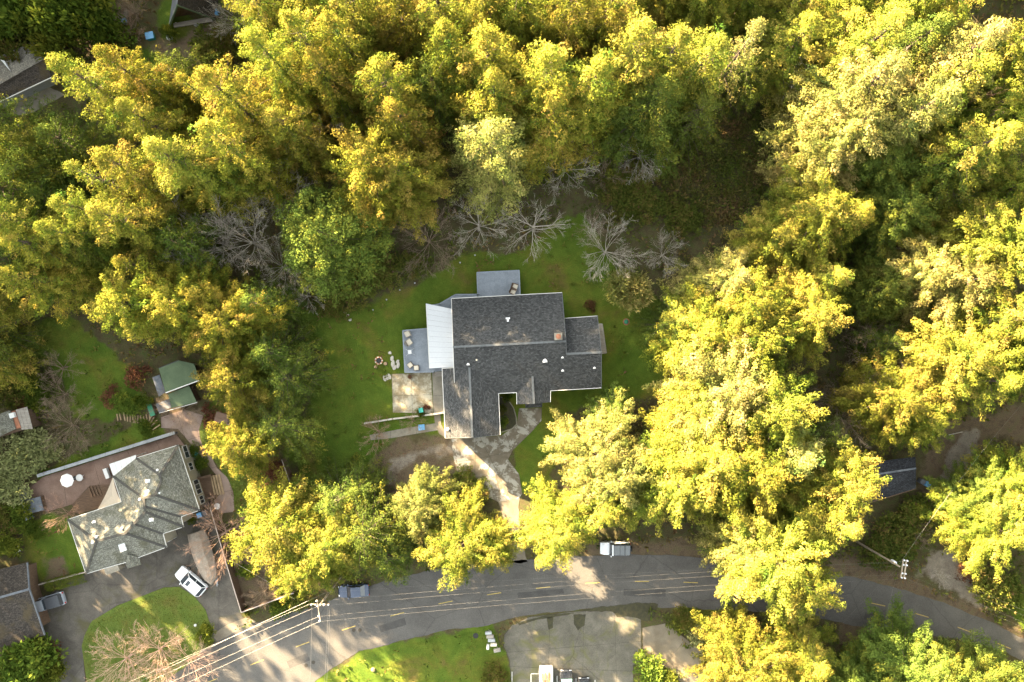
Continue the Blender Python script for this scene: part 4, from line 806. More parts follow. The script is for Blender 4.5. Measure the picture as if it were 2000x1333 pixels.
def puffs(rg, cen, dirs, size, k, tint, leaf=0.31, lw=0.38):
    """rounded sprays: k small pointed leaves laid like scales over each tuft"""
    n = len(cen); cen = np.repeat(cen, k, 0); dr = np.repeat(dirs, k, 0); sz = np.repeat(size, k)
    rnd = rg.normal(size=(n*k, 3)); rnd[:, 2] = np.abs(rnd[:, 2])*1.05 - 0.35; rnd = unit(rnd)
    pos = cen + (rnd*np.array([1, 1, 0.72]) + dr*(rg.uniform(0, 0.7, n*k)**2)[:, None])*(sz*rg.uniform(0.42, 0.66, n*k))[:, None]
    nr = unit(rnd + 0.3*dr + 0.42*unit(rg.normal(size=(n*k, 3))) + np.array([0, 0, 0.12]))
    d = unit(np.cross(nr, rg.normal(size=(n*k, 3)))); d = unit(d + dr*0.35); w = unit(np.cross(nr, d)); d = unit(d + nr*0.30)
    L = (sz*leaf*rg.uniform(0.7, 1.25, n*k))[:, None]; W = L*lw*rg.uniform(0.75, 1.25, n*k)[:, None]
    V = np.stack([pos - d*L*0.45, pos + w*W*0.5, pos + d*L*0.55, pos - w*W*0.5], 1)
    return V, np.clip(np.repeat(tint, k) + rg.normal(0, 0.08, n*k), 0, 1)
def conifer_meshes(name, seed, H, R, shape='cone', nb=150, k=52, tuft=0.74, mat='needles', t0=0.12, droop=0.35):
    rg = np.random.default_rng(seed)
    if shape == 'cone': rad = lambda t: R*min(1.0, (1.02-t)**0.62*1.10)*(0.75+0.25*min(1, (t-t0)/0.12+0.3))
    elif shape == 'broad': rad = lambda t: R*math.sqrt(max(0.02, 1-(max(0, t-0.42)/0.60)**2))*(0.7+0.3*min(1, (t-t0)/0.2+0.2))
    else: rad = lambda t: R*math.sqrt(max(0.02, 1-(max(0, t-0.30)/0.71)**2))
    ph = rg.uniform(0, 6.28, 4); am = rg.uniform(0.06, 0.16, 4)
    lobe = lambda a, t: 1 + sum(am[i]*math.sin((i+2)*a + ph[i] + 4*t*(i-1.5)) for i in range(4))
    ts = []
    while len(ts) < nb:
        t = rg.uniform(t0, 0.995)
        if rg.uniform(0, 1.25*R) < rad(t) + 0.25*R: ts.append(t)
    ts.sort()
    cen, dirs, size, tint = [], [], [], []
    wood = MB(); lean = rg.uniform(-0.012, 0.012, 2)*H
    axis = lambda t: Vector((lean[0]*t*t, lean[1]*t*t, H*t))
    wood.tube([axis(t) for t in (0, 0.06, 0.3, 0.6, 0.85, 0.985)], [0.018*H+0.14, 0.015*H+0.06, 0.012*H, 0.008*H, 0.004*H, 0.012], 8)
    for i, t in enumerate(ts):
        az = i*2.39996 + rg.uniform(-0.5, 0.5); r = rad(t)*lobe(az, t)*rg.uniform(0.72, 1.14)
        a = (0.05 + 0.85*t*t) if shape == 'cone' else (0.10 + 0.75*t)
        zb = t*H - r*max(0.0, a-droop)*0.9
        o = axis(min(1, max(0.02, zb/H))); e = Vector((math.cos(az), math.sin(az), 0)); sd = Vector((-e.y, e.x, 0)); bend = rg.uniform(-0.18, 0.18)
        pt = lambda s: o + e*(r*s) + sd*(bend*r*s*s) + Vector((0, 0, r*(a*s - droop*s*s)))
        wood.tube([pt(0)-Vector((0,0,0.12)), pt(0.45)-Vector((0,0,0.12)), pt(0.9)-Vector((0,0,0.1))], [0.008*r+0.025, 0.005*r+0.016, 0.010], 4, caps=False)
        tb = rg.uniform(0.1, 0.75)
        nst = max(2, int(r/0.62))
        for j in range(nst):
            s = 0.22 + 0.80*(j+rg.uniform(0.2, 0.9))/nst
            c = pt(s); wv = 0.19*r*(1.15-s)+0.10
            nl = 1 + int(wv/0.46)
            for q in range(nl):
                lat = rg.uniform(-1, 1)*wv if nl > 1 else rg.uniform(-0.2, 0.2)
                cc = c + sd*lat + e*(-abs(lat)*0.45) + Vector((0, 0, rg.uniform(-0.14, 0.16) - abs(lat)*0.12))
                dd = (pt(min(1.05, s+0.08)) - c).normalized() + sd*(lat*0.7)
                cen.append(cc); dirs.append(dd); size.append(tuft*rg.uniform(0.75, 1.2)*(1.1 if s > 0.8 else 0.95))
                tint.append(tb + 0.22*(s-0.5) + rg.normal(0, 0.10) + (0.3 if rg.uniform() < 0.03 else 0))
    for q in range(26):                                              # leader shoots round the tip
        a = rg.uniform(0, 6.28); d_ = rg.uniform(0, 1)**0.6; rr_ = d_*(0.16 if shape == 'cone' else 0.26)*R
        c = axis(1.0) + Vector((math.cos(a)*rr_, math.sin(a)*rr_, -d_*d_*(0.07 if shape == 'cone' else 0.045)*H + 0.1))
        cen.append(c); dirs.append(Vector((math.cos(a)*0.5, math.sin(a)*0.5, 0.7))); size.append(tuft*rg.uniform(0.7, 1.1)); tint.append(rg.uniform(0.3, 0.8))
    if shape == 'dome':                                              # outer knobs of a clipped-looking round crown
        for q in range(400):
            a = q*2.39996+rg.uniform(-.25, .25); u = (q+0.5)/400; zz = 1-1.12*u; rh = math.sqrt(max(0, 1-zz*zz)) if zz > 0 else 1.0; lb = 0.97+0.09*math.sin(3*a+ph[0]+2*zz)+0.06*math.sin(7*a+ph[1]-5*zz)+rg.uniform(-0.13, 0.05)
            d_ = Vector((math.cos(a)*rh, math.sin(a)*rh, max(zz, -0.1))); cen.append(Vector((d_.x*R*lb, d_.y*R*lb, 0.30*H + max(zz, -0.2)*0.68*H*lb))); dirs.append(d_+Vector((0, 0, 0.15))); size.append(rg.uniform(0.75, 1.35)); tint.append(rg.uniform(0.1, 0.8))
    cen = np.array(cen); dirs = unit(np.array(dirs)); size = np.array(size); tint = np.clip(np.array(tint), 0, 0.97)
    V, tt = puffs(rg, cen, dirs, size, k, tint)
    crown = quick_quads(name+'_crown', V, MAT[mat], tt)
    tr = wood.mesh(name+'_trunk'); tr.materials.append(MAT['bark'])
    return crown, tr, H, R
def bush_mesh(name, seed, R, H, mat, n=260, k=14, tuft=0.42, lumps=5, lw=0.42, up=0.35, flat=1.0):
    rg = np.random.default_rng(seed)
    lc = np.stack([rg.uniform(-0.5, 0.5, lumps)*R, rg.uniform(-0.5, 0.5, lumps)*R, rg.uniform(0.25, 0.62, lumps)*H], 1); lr = rg.uniform(0.42, 0.62, lumps)
    idx = rg.integers(0, lumps, n); d = unit(rg.normal(size=(n, 3))); d[:, 2] = np.abs(d[:, 2])*0.9 - 0.15
    rr = lr[idx][:, None]*rg.uniform(0.55, 1.06, n)[:, None]
    cen = lc[idx] + d*rr*np.array([R, R, H*0.66]); cen[:, 2] = np.maximum(cen[:, 2], 0.06)
    V, t = leaves_from_tufts(rg, cen, unit(d), tuft*rg.uniform(0.7, 1.25, n), k, lw=lw, up=up, tint=np.clip(rg.uniform(0.1, 0.8, lumps)[idx]+rg.normal(0, 0.12, n), 0, 1))
    return quick_quads(name, V, MAT[mat], t)
def bare_meshes(seed, H, R, limbs=7, sub=6, twig=5, spread=1.0, thick=1.0, rmin=0.022, low=0.22):
    """leafless tree: trunk mesh and a mesh of all limbs and twigs"""
    rg = random.Random(seed); tr = MB(); br = MB()
    top = Vector((rg.uniform(-.3, .3), rg.uniform(-.3, .3), H*low))
    tr.tube([(0, 0, 0), top*0.5, top], [0.02*H*thick+0.07, 0.016*H*thick+0.05, 0.012*H*thick+0.05], 7)
    def limb(p, d, L, r0, depth, upk):
        n = 5 if depth == 0 else 4 if depth == 1 else 3
        pts = [p]; q = p.copy(); dd = d.copy()
        for i in range(n):
            dd = (dd + Vector((rg.uniform(-1, 1), rg.uniform(-1, 1), rg.uniform(-0.6, 0.6)+upk))*0.13).normalized()
            q = q + dd*(L/n); pts.append(q.copy())
        rads = [max(rmin*0.6, r0*(1-0.8*i/n)) for i in range(n+1)]
        br.tube(pts, rads, 5 if depth == 0 else 4 if depth == 1 else 3, caps=False)
        if depth < 3:
            cnt = (sub, twig, 3)[depth]
            for c in range(cnt):
                s = (0.22 if depth == 0 else 0.2) + 0.78*(c+rg.random())/cnt; i = min(n-1, int(s*n)); f = s*n-i
                b = pts[i].lerp(pts[i+1], f); ax = (pts[i+1]-pts[i]).normalized()
                side = ax.cross(Vector((rg.uniform(-1, 1), rg.uniform(-1, 1), rg.uniform(-1, 1)))).normalized()
                nd = (ax*rg.uniform(0.75, 1.0) + side*rg.uniform(0.35, 0.65)).normalized()
                limb(b, nd, L*rg.uniform(0.42, 0.66)*(1.1-0.45*s), max(rmin, rads[i]*0.5), depth+1, upk*0.6)
    for i in range(limbs):
        az = 2*math.pi*i/limbs*1.7 + rg.uniform(-.6, .6); el = rg.uniform(0.25, 1.05)
        d = Vector((math.cos(az)*math.cos(el)*spread, math.sin(az)*math.cos(el)*spread, math.sin(el))).normalized()
        L = min(R/max(0.25, math.cos(el)), (H-top.z)/max(0.3, math.sin(el)))*rg.uniform(0.8, 1.05)
        limb(top*rg.uniform(0.4, 1.0), d, L*rg.uniform(0.8, 1.05), 0.0055*H*thick+0.018, 0, 0.25)
    return tr.mesh('bare_trunk'), br.mesh('bare_limbs')

PROTO = {}
for i, (H, R, nb) in enumerate([(26, 5.0, 165), (25, 5.4, 170), (24, 4.6, 155), (22, 5.2, 160)]):
    PROTO['c%d' % i] = conifer_meshes('conifer', 11+i, H, R, 'cone', nb)
for i, (H, R, nb) in enumerate([(18, 6.4, 180), (17, 6.8, 190), (19, 6.0, 175), (16, 5.6, 160)]):
    PROTO['b%d' % i] = conifer_meshes('spreading_conifer', 41+i, H, R, 'broad', nb, k=50, tuft=0.80, droop=0.28)
PROTO['d0'] = conifer_meshes('domed_conifer', 71, 14, 7.0, 'dome', 70, k=40, tuft=0.8, mat='blue_needles', droop=0.22)
PROTO['g0'] = conifer_meshes('drooping_conifer', 81, 14, 5.2, 'cone', 120, k=30, tuft=0.7, mat='blue_needles', droop=0.55)
PROTO['g1'] = conifer_meshes('drooping_conifer', 82, 13, 5.0, 'broad', 120, k=30, tuft=0.66, mat='blue_needles', droop=0.45)
PROTO['p0'] = conifer_meshes('conifer', 95, 23, 5.6, 'cone', 165, k=40, tuft=0.74, droop=0.5)
PROTO['n0'] = conifer_meshes('young_conifer', 91, 18, 2.6, 'cone', 80, k=30, tuft=0.55)

def plant_tree(kind, px, py, h, r, label, cat='tree', name='conifer_tree', group=None, rz=None, crown_label=None):
    """tree whose tip the photograph shows at (px,py), h metres tall, r metres of crown radius"""
    crown, tr, H, R = PROTO[kind]; tip = P(px, py, h)
    rs = random.Random(int(px*7919+py*31)); 
    o = thing(name, (tip.x, tip.y, 0), label, cat, rs.uniform(0, 6.28) if rz is None else rz, group)
    for nm, me in (('trunk', tr), ('crown', crown)):
        c = bpy.data.objects.new(nm, me); C.objects.link(c); c.parent = o; c.scale = (r/R, r/R, h/H)
        if nm == 'crown':
            c['kind'] = 'stuff'
            hd = ' '.join(label.split()[:4]); m2 = 'pale_needles' if any(w in hd for w in ('pale', 'creamy', 'feathery')) else 'gold_needles' if any(w in hd for w in ('golden', 'orange', 'deep')) else 'blue_needles' if ('green' in hd and 'yellow' not in hd) else None
            if m2: c.material_slots[0].link = 'OBJECT'; c.material_slots[0].material = MAT[m2]
    return o
# ------------------------------------------------------------------ the trees: kind, tip px, tip py, height, crown radius, label
TREES = [
 # wood at the upper left
 ('c0',105,118,26,4.6,'tall sunlit conifer right beside the long dark roof at the upper left'),
 ('c1',192,102,25,4.6,'tall golden conifer overhanging the dirt track, second from the long dark roof'),
 ('c2',236,208,23,4.2,'yellow lit conifer just below the two tall ones by the long dark roof'),
 ('c3',392,140,27,5.4,'big golden conifer standing alone below the yard of the pointed roof cabin'),
 ('c2',392,250,24,4.8,'golden conifer close behind the big one below the pointed roof cabin'),
 ('c3',528,218,20,4.8,'shorter half-lit conifer left of the small bare tree in the upper wood'),
 ('c1',488,62,26,5.0,'golden conifer just right of the grey bare bush by the pointed roof cabin'),
 ('c0',562,28,26,5.0,'tall golden conifer at the top edge, second right of the pointed roof cabin'),
 ('c2',645,36,24,4.8,'golden conifer at the top edge, third right of the pointed roof cabin'),
 ('c3',606,104,23,4.6,'golden conifer with a dark green skirt above the small bare tree in the upper wood'),
 ('c1',192,302,22,4.8,'yellow conifer in the middle of the left wood, above three small lit tips'),
 ('c3',292,286,24,5.0,'low yellow-green conifer between the left wood and the big golden one'),
 ('n0',127,326,23,3.2,'narrow lit conifer tip, topmost of three in a slanting row on the left'),
 ('c2',102,388,22,3.8,'lit conifer tip, middle of the slanting row of three on the left'),
 ('c3',178,412,21,4.8,'bushy yellow conifer left of the pale yellow leafed tree'),
 ('c1',74,444,20,3.8,'lit conifer tip, lowest of the slanting row of three on the left'),
 ('c0',0,462,20,4.6,'golden conifer cut by the left edge, the upper of two'),
 ('c2',0,540,18,4.4,'golden conifer near the left edge, the lower of two, above a dark gap'),
 ('n0',222,512,16,3.0,'small golden conifer standing alone above the green shed'),
 ('g0',80,255,15,6.0,'dark green drooping conifer in shade below the long dark roof'),
 ('g1',22,300,15,5.6,'shaded green conifer at the left edge below the long dark roof'),
 ('g0',55,375,15,6.0,'dark shaded conifer at the left, under the slanting row of lit tips'),
 ('g1',318,128,15,4.8,'shaded green conifer between the two golden groups at the upper left'),
 ('n0',346,150,20,2.4,'slim golden conifer left of the big one below the pointed roof cabin'),
 ('g1',300,200,14,4.8,'dark green conifer hidden in shade amid the upper left wood'),
 ('g0',120,470,14,5.4,'dark green conifer filling the left wood under the lit tips'),
 ('g1',325,470,12,5.2,'dark shaded conifer just left of the tangle of bare trees'),
 # trees by the green shed
 ('b3',210,592,18,5.2,'golden spreading tree, leftmost of the clump above the green shed'),
 ('b0',312,588,17,5.2,'golden spreading tree, middle of the clump above the green shed'),
 ('b1',412,628,16,5.6,'golden spreading tree, rightmost bright one of the clump above the green shed'),
 ('g0',480,590,14,5.2,'dark green conifer behind the bright clump, facing the main lawn'),
 ('g0',505,690,14,5.6,'green conifer overhanging the left edge of the main lawn'),
 ('b3',432,742,14,5.0,'yellow-green conifer right above the wooden garden bench with canopy'),
 ('g1',548,740,12,4.8,'green drooping conifer reaching furthest over the main lawn'),
 ('b2',446,880,13,4.6,'bright yellow tree beside the curved garden path'),
 ('g1',528,838,11,5.2,'green conifer between the curved garden path and the main lawn'),
 ('d0',616,446,17,7.2,'round domed conifer with knobbly green crown, yellow on its left side'),
 # wood along the top
 ('c0',735,122,25,5.4,'golden conifer left of the dark gap in the upper wood'),
 ('c3',766,204,22,5.2,'golden conifer just below another, right of the small bare tree in the upper wood'),
 ('b0',706,296,21,6.0,'broad golden conifer above the round domed one'),
 ('b2',764,322,19,5.8,'yellow-green conifer between the broad golden one and the dark gap'),
 ('c1',946,62,26,5.8,'big golden conifer at the top centre with pale bare twigs at its tip'),
 ('c2',872,54,24,4.8,'golden conifer left of the big one at the top centre'),
 ('c3',962,150,23,5.2,'golden conifer below the big one at the top centre'),
 ('c0',958,250,22,6.2,'pale golden conifer nearest the two white bare trees by the deck'),
 ('c1',1076,104,25,6.0,'golden conifer right of the big one at the top centre'),
 ('c2',1172,118,24,5.2,'deep yellow conifer at the top, left of a green flanked giant'),
 ('c3',1086,196,21,5.6,'orange-yellow conifer above the bare tree with green moss'),
 ('c1',1262,52,26,6.0,'giant yellow conifer with a long dark green flank at the top'),
 ('c0',1336,62,25,5.2,'yellow conifer at the top, just right of the green flanked giant'),
 ('c2',1404,72,24,5.0,'yellow conifer at the top above a large green drooping one'),
 ('c3',1300,160,20,6.0,'green conifer below the giant at the top, above the dark clearing'),
 ('g0',1385,196,17,5.6,'large green drooping conifer at the upper edge of the dark clearing'),
 ('n0',1492,46,25,3.6,'narrow pale yellow conifer at the top, standing clear of its neighbours'),
 ('g1',1468,120,12,4.2,'green conifer left of the dark gap at the upper right'),
 ('c1',1590,42,17,5.6,'speckled yellow and green conifer at the top edge above the dark gap'),
 ('c3',1682,30,18,5.2,'speckled yellow conifer at the top edge, next right of the dark gap'),
 ('c0',1772,26,26,5.0,'yellow conifer at the top edge straight above the great pale one'),
 ('c2',1846,40,23,4.8,'shaded green conifer at the top edge left of the corner trees'),
 ('g1',836,128,17,4.6,'shaded green conifer in the dark gap of the upper wood'),
 # upper right
 ('c1',1760,118,26,6.6,'great pale yellow conifer of the upper right, its highest crown'),
 ('b0',1702,220,20,6.2,'pale yellow conifer with heavy tufts below the highest crown at the upper right'),
 ('b1',1642,292,14,5.6,'pale yellow conifer overlooking the dark clearing from its right side'),
 ('c0',1862,176,24,5.2,'feathery pale conifer with spiky branches right of the highest crown'),
 ('c3',1962,56,27,5.8,'pale yellow conifer in the upper right corner'),
 ('c2',1936,118,25,5.2,'yellow conifer just below the one in the upper right corner'),
 ('c1',1984,254,25,5.4,'yellow conifer cut by the right edge, uppermost below the corner pair'),
 ('g1',1916,300,19,5.4,'shaded green conifer left of the uppermost one at the right edge'),
 ('b2',1752,305,15,5.2,'dark green conifer in shade below the great pale one'),
 # right side
 ('b0',1628,396,17,6.0,'bright yellow conifer with a wide flat crown below the dark clearing'),
 ('b3',1542,452,13,5.0,'yellow-green conifer at the lower corner of the dark clearing'),
 ('c3',1696,408,16,4.2,'deep yellow conifer left of a rusty bare tree at the right'),
 ('b2',1792,398,15,5.0,'blue-green conifer with frosted tufts in the right wood'),
 ('c0',1972,420,19,5.0,'yellow conifer cut by the right edge, level with the blue-green one'),
 ('b1',1922,542,17,6.2,'creamy yellow conifer with big rounded tufts near the right edge'),
 ('b3',1846,524,15,4.6,'pale conifer touching the creamy one, on its left'),
 ('c2',1652,534,15,3.8,'small bright yellow conifer between two larger clumps at the right'),
 ('d0',1744,562,12,4.6,'grey-green tufted conifer below the dark hollow at the right'),
 ('c3',1450,540,17,5.0,'feathery yellow conifer at the top of the big grove right of the house'),
 ('b2',1486,588,18,5.4,'golden conifer second from the top of the big grove right of the house'),
 ('b3',1390,652,15,5.6,'golden conifer of the big grove reaching furthest towards the house'),
 ('b0',1610,614,16,5.4,'yellow conifer with a full round crown left of the grey bare bushes'),
 ('b1',1508,664,18,5.8,'golden conifer in the middle of the big grove right of the house'),
 ('g0',1338,628,12,4.6,'dark green conifer at the lawn edge opposite the small green ball'),
 ('b1',1452,768,19,7.2,'huge pale yellow conifer in the heart of the grove right of the house'),
 ('b0',1544,806,20,6.6,'huge yellow conifer on the right side of the grove, beside rusty bare bushes'),
 ('b2',1396,816,15,5.6,'bright conifer of the grove nearest the house corner'),
 ('b0',1420,906,18,7.0,'wide yellow conifer in the lower grove above the roadside'),
 ('b3',1506,936,19,6.0,'deep yellow conifer in the lower grove, right of the wide one'),
 ('b1',1334,958,15,6.2,'yellow conifer in the lower grove, left of the wide one'),
 ('c2',1586,900,19,5.0,'pale yellow conifer at the right end of the lower grove'),
 ('g0',1652,868,12,4.6,'soft green conifer between the grove and the black cabin roof'),
 ('b2',1690,962,20,5.2,'yellow conifer just left of the black cabin roof'),
 ('c3',1672,1042,19,4.8,'yellow conifer below the one by the black cabin roof'),
 ('b3',1588,1010,15,5.2,'shaded conifer behind the lower grove close to the road bend'),
 ('b0',1784,786,14,5.8,'bright yellow conifer above the black cabin roof'),
 ('b3',1836,826,12,4.4,'yellow conifer leaning over the dirt track at the right'),
 ('b2',1924,700,18,5.8,'yellow conifer near the right edge above the dirt track'),
 ('c0',1982,746,18,5.0,'yellow conifer cut by the right edge above the dirt track'),
 ('g1',1756,672,9,4.0,'green conifer in shade between grey bare bushes and the right edge trees'),
 ('b1',1545,1118,20,6.8,'bright yellow tree standing over the road, hiding part of it'),
 ('b3',1478,1092,16,5.0,'pale yellow tree over the road, left half of the roadside pair'),
 ('b2',1604,1166,18,5.0,'yellow tree over the road, lowest of the roadside trio'),
 ('b0',1992,1052,14,5.6,'bright yellow tree at the right edge above the gravel turnout'),
 ('b1',1962,992,12,4.4,'green tree right below the blue bin by the cabin'),
 ('b3',2056,966,14,5.0,'green and yellow tree cut by the right edge above the gravel turnout'),
 ('b1',1482,1342,14,6.2,'yellow-green tree at the bottom beside the concrete ramp'),
 ('c3',1612,1318,14,4.4,'yellow tipped conifer at the bottom, below the tree over the road'),
 ('b2',1722,1404,14,5.4,'green conifer cut by the bottom edge beside the dark roadside gap'),
 ('b0',1832,1352,15,6.0,'dark green tree with yellow tip below the road at the lower right'),
 ('b1',1938,1392,14,6.2,'green tree cut by the bottom edge at the lower right'),
 ('b3',2044,1420,14,6.0,'green tree in the bottom right corner'),
 ('b2',1578,1402,13,5.4,'yellow-green tree cut by the bottom edge, second right of the ramp'),
 # front garden and roadside
 ('b1',1172,898,14,6.2,'pale yellow tree whose crown touches the front of the main house'),
 ('b0',1212,948,15,5.8,'pale yellow tree between the main house and the white off-roader'),
 ('g1',1204,800,8,3.2,'low green conifer in front of the east end of the main house'),
 ('b2',1098,1052,14,5.2,'yellow tree at the roadside right of the driveway mouth'),
 ('b3',1190,1000,14,4.0,'yellow tree just above the parked white off-roader'),
 ('b1',900,1078,13,5.8,'large yellow tree at the roadside left of the driveway mouth'),
 ('b0',812,1000,11,4.4,'pale yellow tree beside the bare earth patch left of the driveway'),
 ('b3',962,1090,12,3.2,'yellow tree squeezed against the left side of the driveway mouth'),
 ('g1',700,1054,13,5.6,'bright green conifer above the parked dark blue car'),
 ('g0',640,990,12,5.4,'green conifer with finger-like boughs below the main lawn'),
 ('b2',622,1084,14,5.2,'half green, half yellow tree left of the parked dark blue car'),
 ('b3',520,1046,14,6.2,'spreading yellow tree next to the rusty bare tree by the fence'),
 ('b0',580,1122,13,4.8,'yellow tree behind the left utility pole'),
 ('g1',752,1100,10,4.2,'low green conifer at the roadside right of the dark blue car'),
 ('g0',690,965,9,4.2,'dark green conifer at the bottom end of the main lawn'),
]
for kd, px, py, h, r, lab in TREES:
    plant_tree(kd, px, py, h, r*(1.16 if kd[0] == 'c' else 1.0), lab, 'tree', 'conifer_tree', 'conifers around the houses')

ORD = ['first', 'second', 'third', 'fourth', 'fifth', 'sixth', 'seventh', 'eighth', 'ninth', 'tenth', 'eleventh', 'twelfth', 'thirteenth', 'fourteenth', 'fifteenth', 'sixteenth', 'seventeenth', 'eighteenth']
rr = random.Random(3)
for i in range(17):
    plant_tree('c%d' % (i % 4), 462+i*94+rr.uniform(-18, 18), -52+rr.uniform(-30, 12), rr.uniform(15, 18) if 8 < i < 15 else rr.uniform(22, 26), rr.uniform(5, 5.8), 'conifer showing only its boughs at the top edge, %s from the left' % ORD[i], 'tree', 'conifer_tree', 'conifers around the houses')
for i, py in enumerate((40, 165, 330, 470, 620, 700)):
    plant_tree(('c1', 'b0', 'c3', 'b2')[i % 4], 2075+rr.uniform(-18, 25), py, rr.uniform(20, 25), rr.uniform(5.2, 6), 'conifer showing only its boughs at the right edge, %s from the top' % ORD[i], 'tree', 'conifer_tree', 'conifers around the houses')
for i, py in enumerate((200, 262, 340, 420, 500, 585, 650, 715)):
    plant_tree(('g0', 'c3', 'g1', 'c2')[i % 4], (-52 if py < 550 else -185)+rr.uniform(-25, 15), py, rr.uniform(17, 22), rr.uniform(5, 6), 'conifer showing only its boughs at the left edge, %s from the top' % ORD[i], 'tree', 'conifer_tree', 'conifers around the houses')

# woods going on beyond the picture: coarse crowns, one mass
def far_woods():
    rg = np.random.default_rng(5); spots = []
    R = random.Random(8)
    for i in range(9000):
        x, y = R.uniform(-145, 108), R.uniform(-85, 118)
        if -81 < x < 79 and -60 < y < 57: continue
        if x > 72 and y < -10 and R.random() < 0.6: continue
        if y < -56 and abs(x+30) < 60: continue                 # open ground along the road to the south
        if -112 < x < -81 and -70 < y < -27: continue           # gap left in the unseen woods to let sun reach the lower left
        if all((x-a)**2+(y-b)**2 > 42 for a, b, _ in spots): spots.append((x, y, R.uniform(25, 31) if x < -70 else R.uniform(21, 28)))  # unseen western trees made taller so their shadows cover the left house
    cen, dirs, size = [], [], []
    for x, y, h in spots:
        n = 80; t = rg.uniform(0.15, 1, n); az = rg.uniform(0, 6.28, n); r = 4.6*(1.02-t)**0.7*rg.uniform(0.6, 1.1, n)
        d = np.stack([np.cos(az), np.sin(az), 0*az], 1)
        cen.append(np.stack([x+r*d[:, 0], y+r*d[:, 1], h*t], 1)); dirs.append(d); size.append(np.full(n, 2.3))
    cen = np.concatenate(cen); V, t = leaves_from_tufts(rg, cen, np.concatenate(dirs), np.concatenate(size), 4, lw=0.75, tint=rg.uniform(0.2, 0.8, len(cen)))
    o = mesh_obj('surrounding_woods', quick_quads('surrounding_woods', V, MAT['needles'], t))
    tag(o, 'continuous conifer woods beyond the edges of the picture', 'woods', kind='stuff')
far_woods()
# ------------------------------------------------------------------ vehicles
MAT['paint_white'] = plain('white car paint', (0.62, 0.63, 0.65), 0.22, 0.0, 0.03, spec=0.6); MAT['paint_blue'] = plain('dark blue car paint', (0.060, 0.075, 0.115), 0.2, 0.2, 0.05, spec=0.6)
MAT['paint_black'] = plain('black car paint', (0.012, 0.013, 0.015), 0.2, 0.0, 0.05, spec=0.6); MAT['paint_silver'] = plain('silver car paint', (0.32, 0.35, 0.40), 0.25, 0.4, 0.04, spec=0.6)
MAT['grey_panel'] = plain('grey hardtop panel', (0.13, 0.14, 0.15), 0.5); MAT['tonneau'] = plain('dark grey canopy', (0.045, 0.048, 0.055), 0.55); MAT['teal_glass'] = plain('greenish windscreen', (0.06, 0.16, 0.15), 0.08, spec=0.6)
MAT['lamp_red'] = plain('red lamp glass', (0.35, 0.02, 0.015), 0.2); MAT['lamp_clear'] = plain('headlamp glass', (0.55, 0.56, 0.58), 0.1); MAT['rubber'] = plain('tyre rubber', (0.014, 0.014, 0.014), 0.85)
def loft(m, rings, caps=True, smooth=True):
    n = len(rings[0])
    for i in range(len(rings)-1):
        for k in range(n): m.poly([rings[i][k], rings[i][(k+1) % n], rings[i+1][(k+1) % n], rings[i+1][k]], smooth=smooth)
    if caps: m.poly(rings[0][::-1]); m.poly(rings[-1])
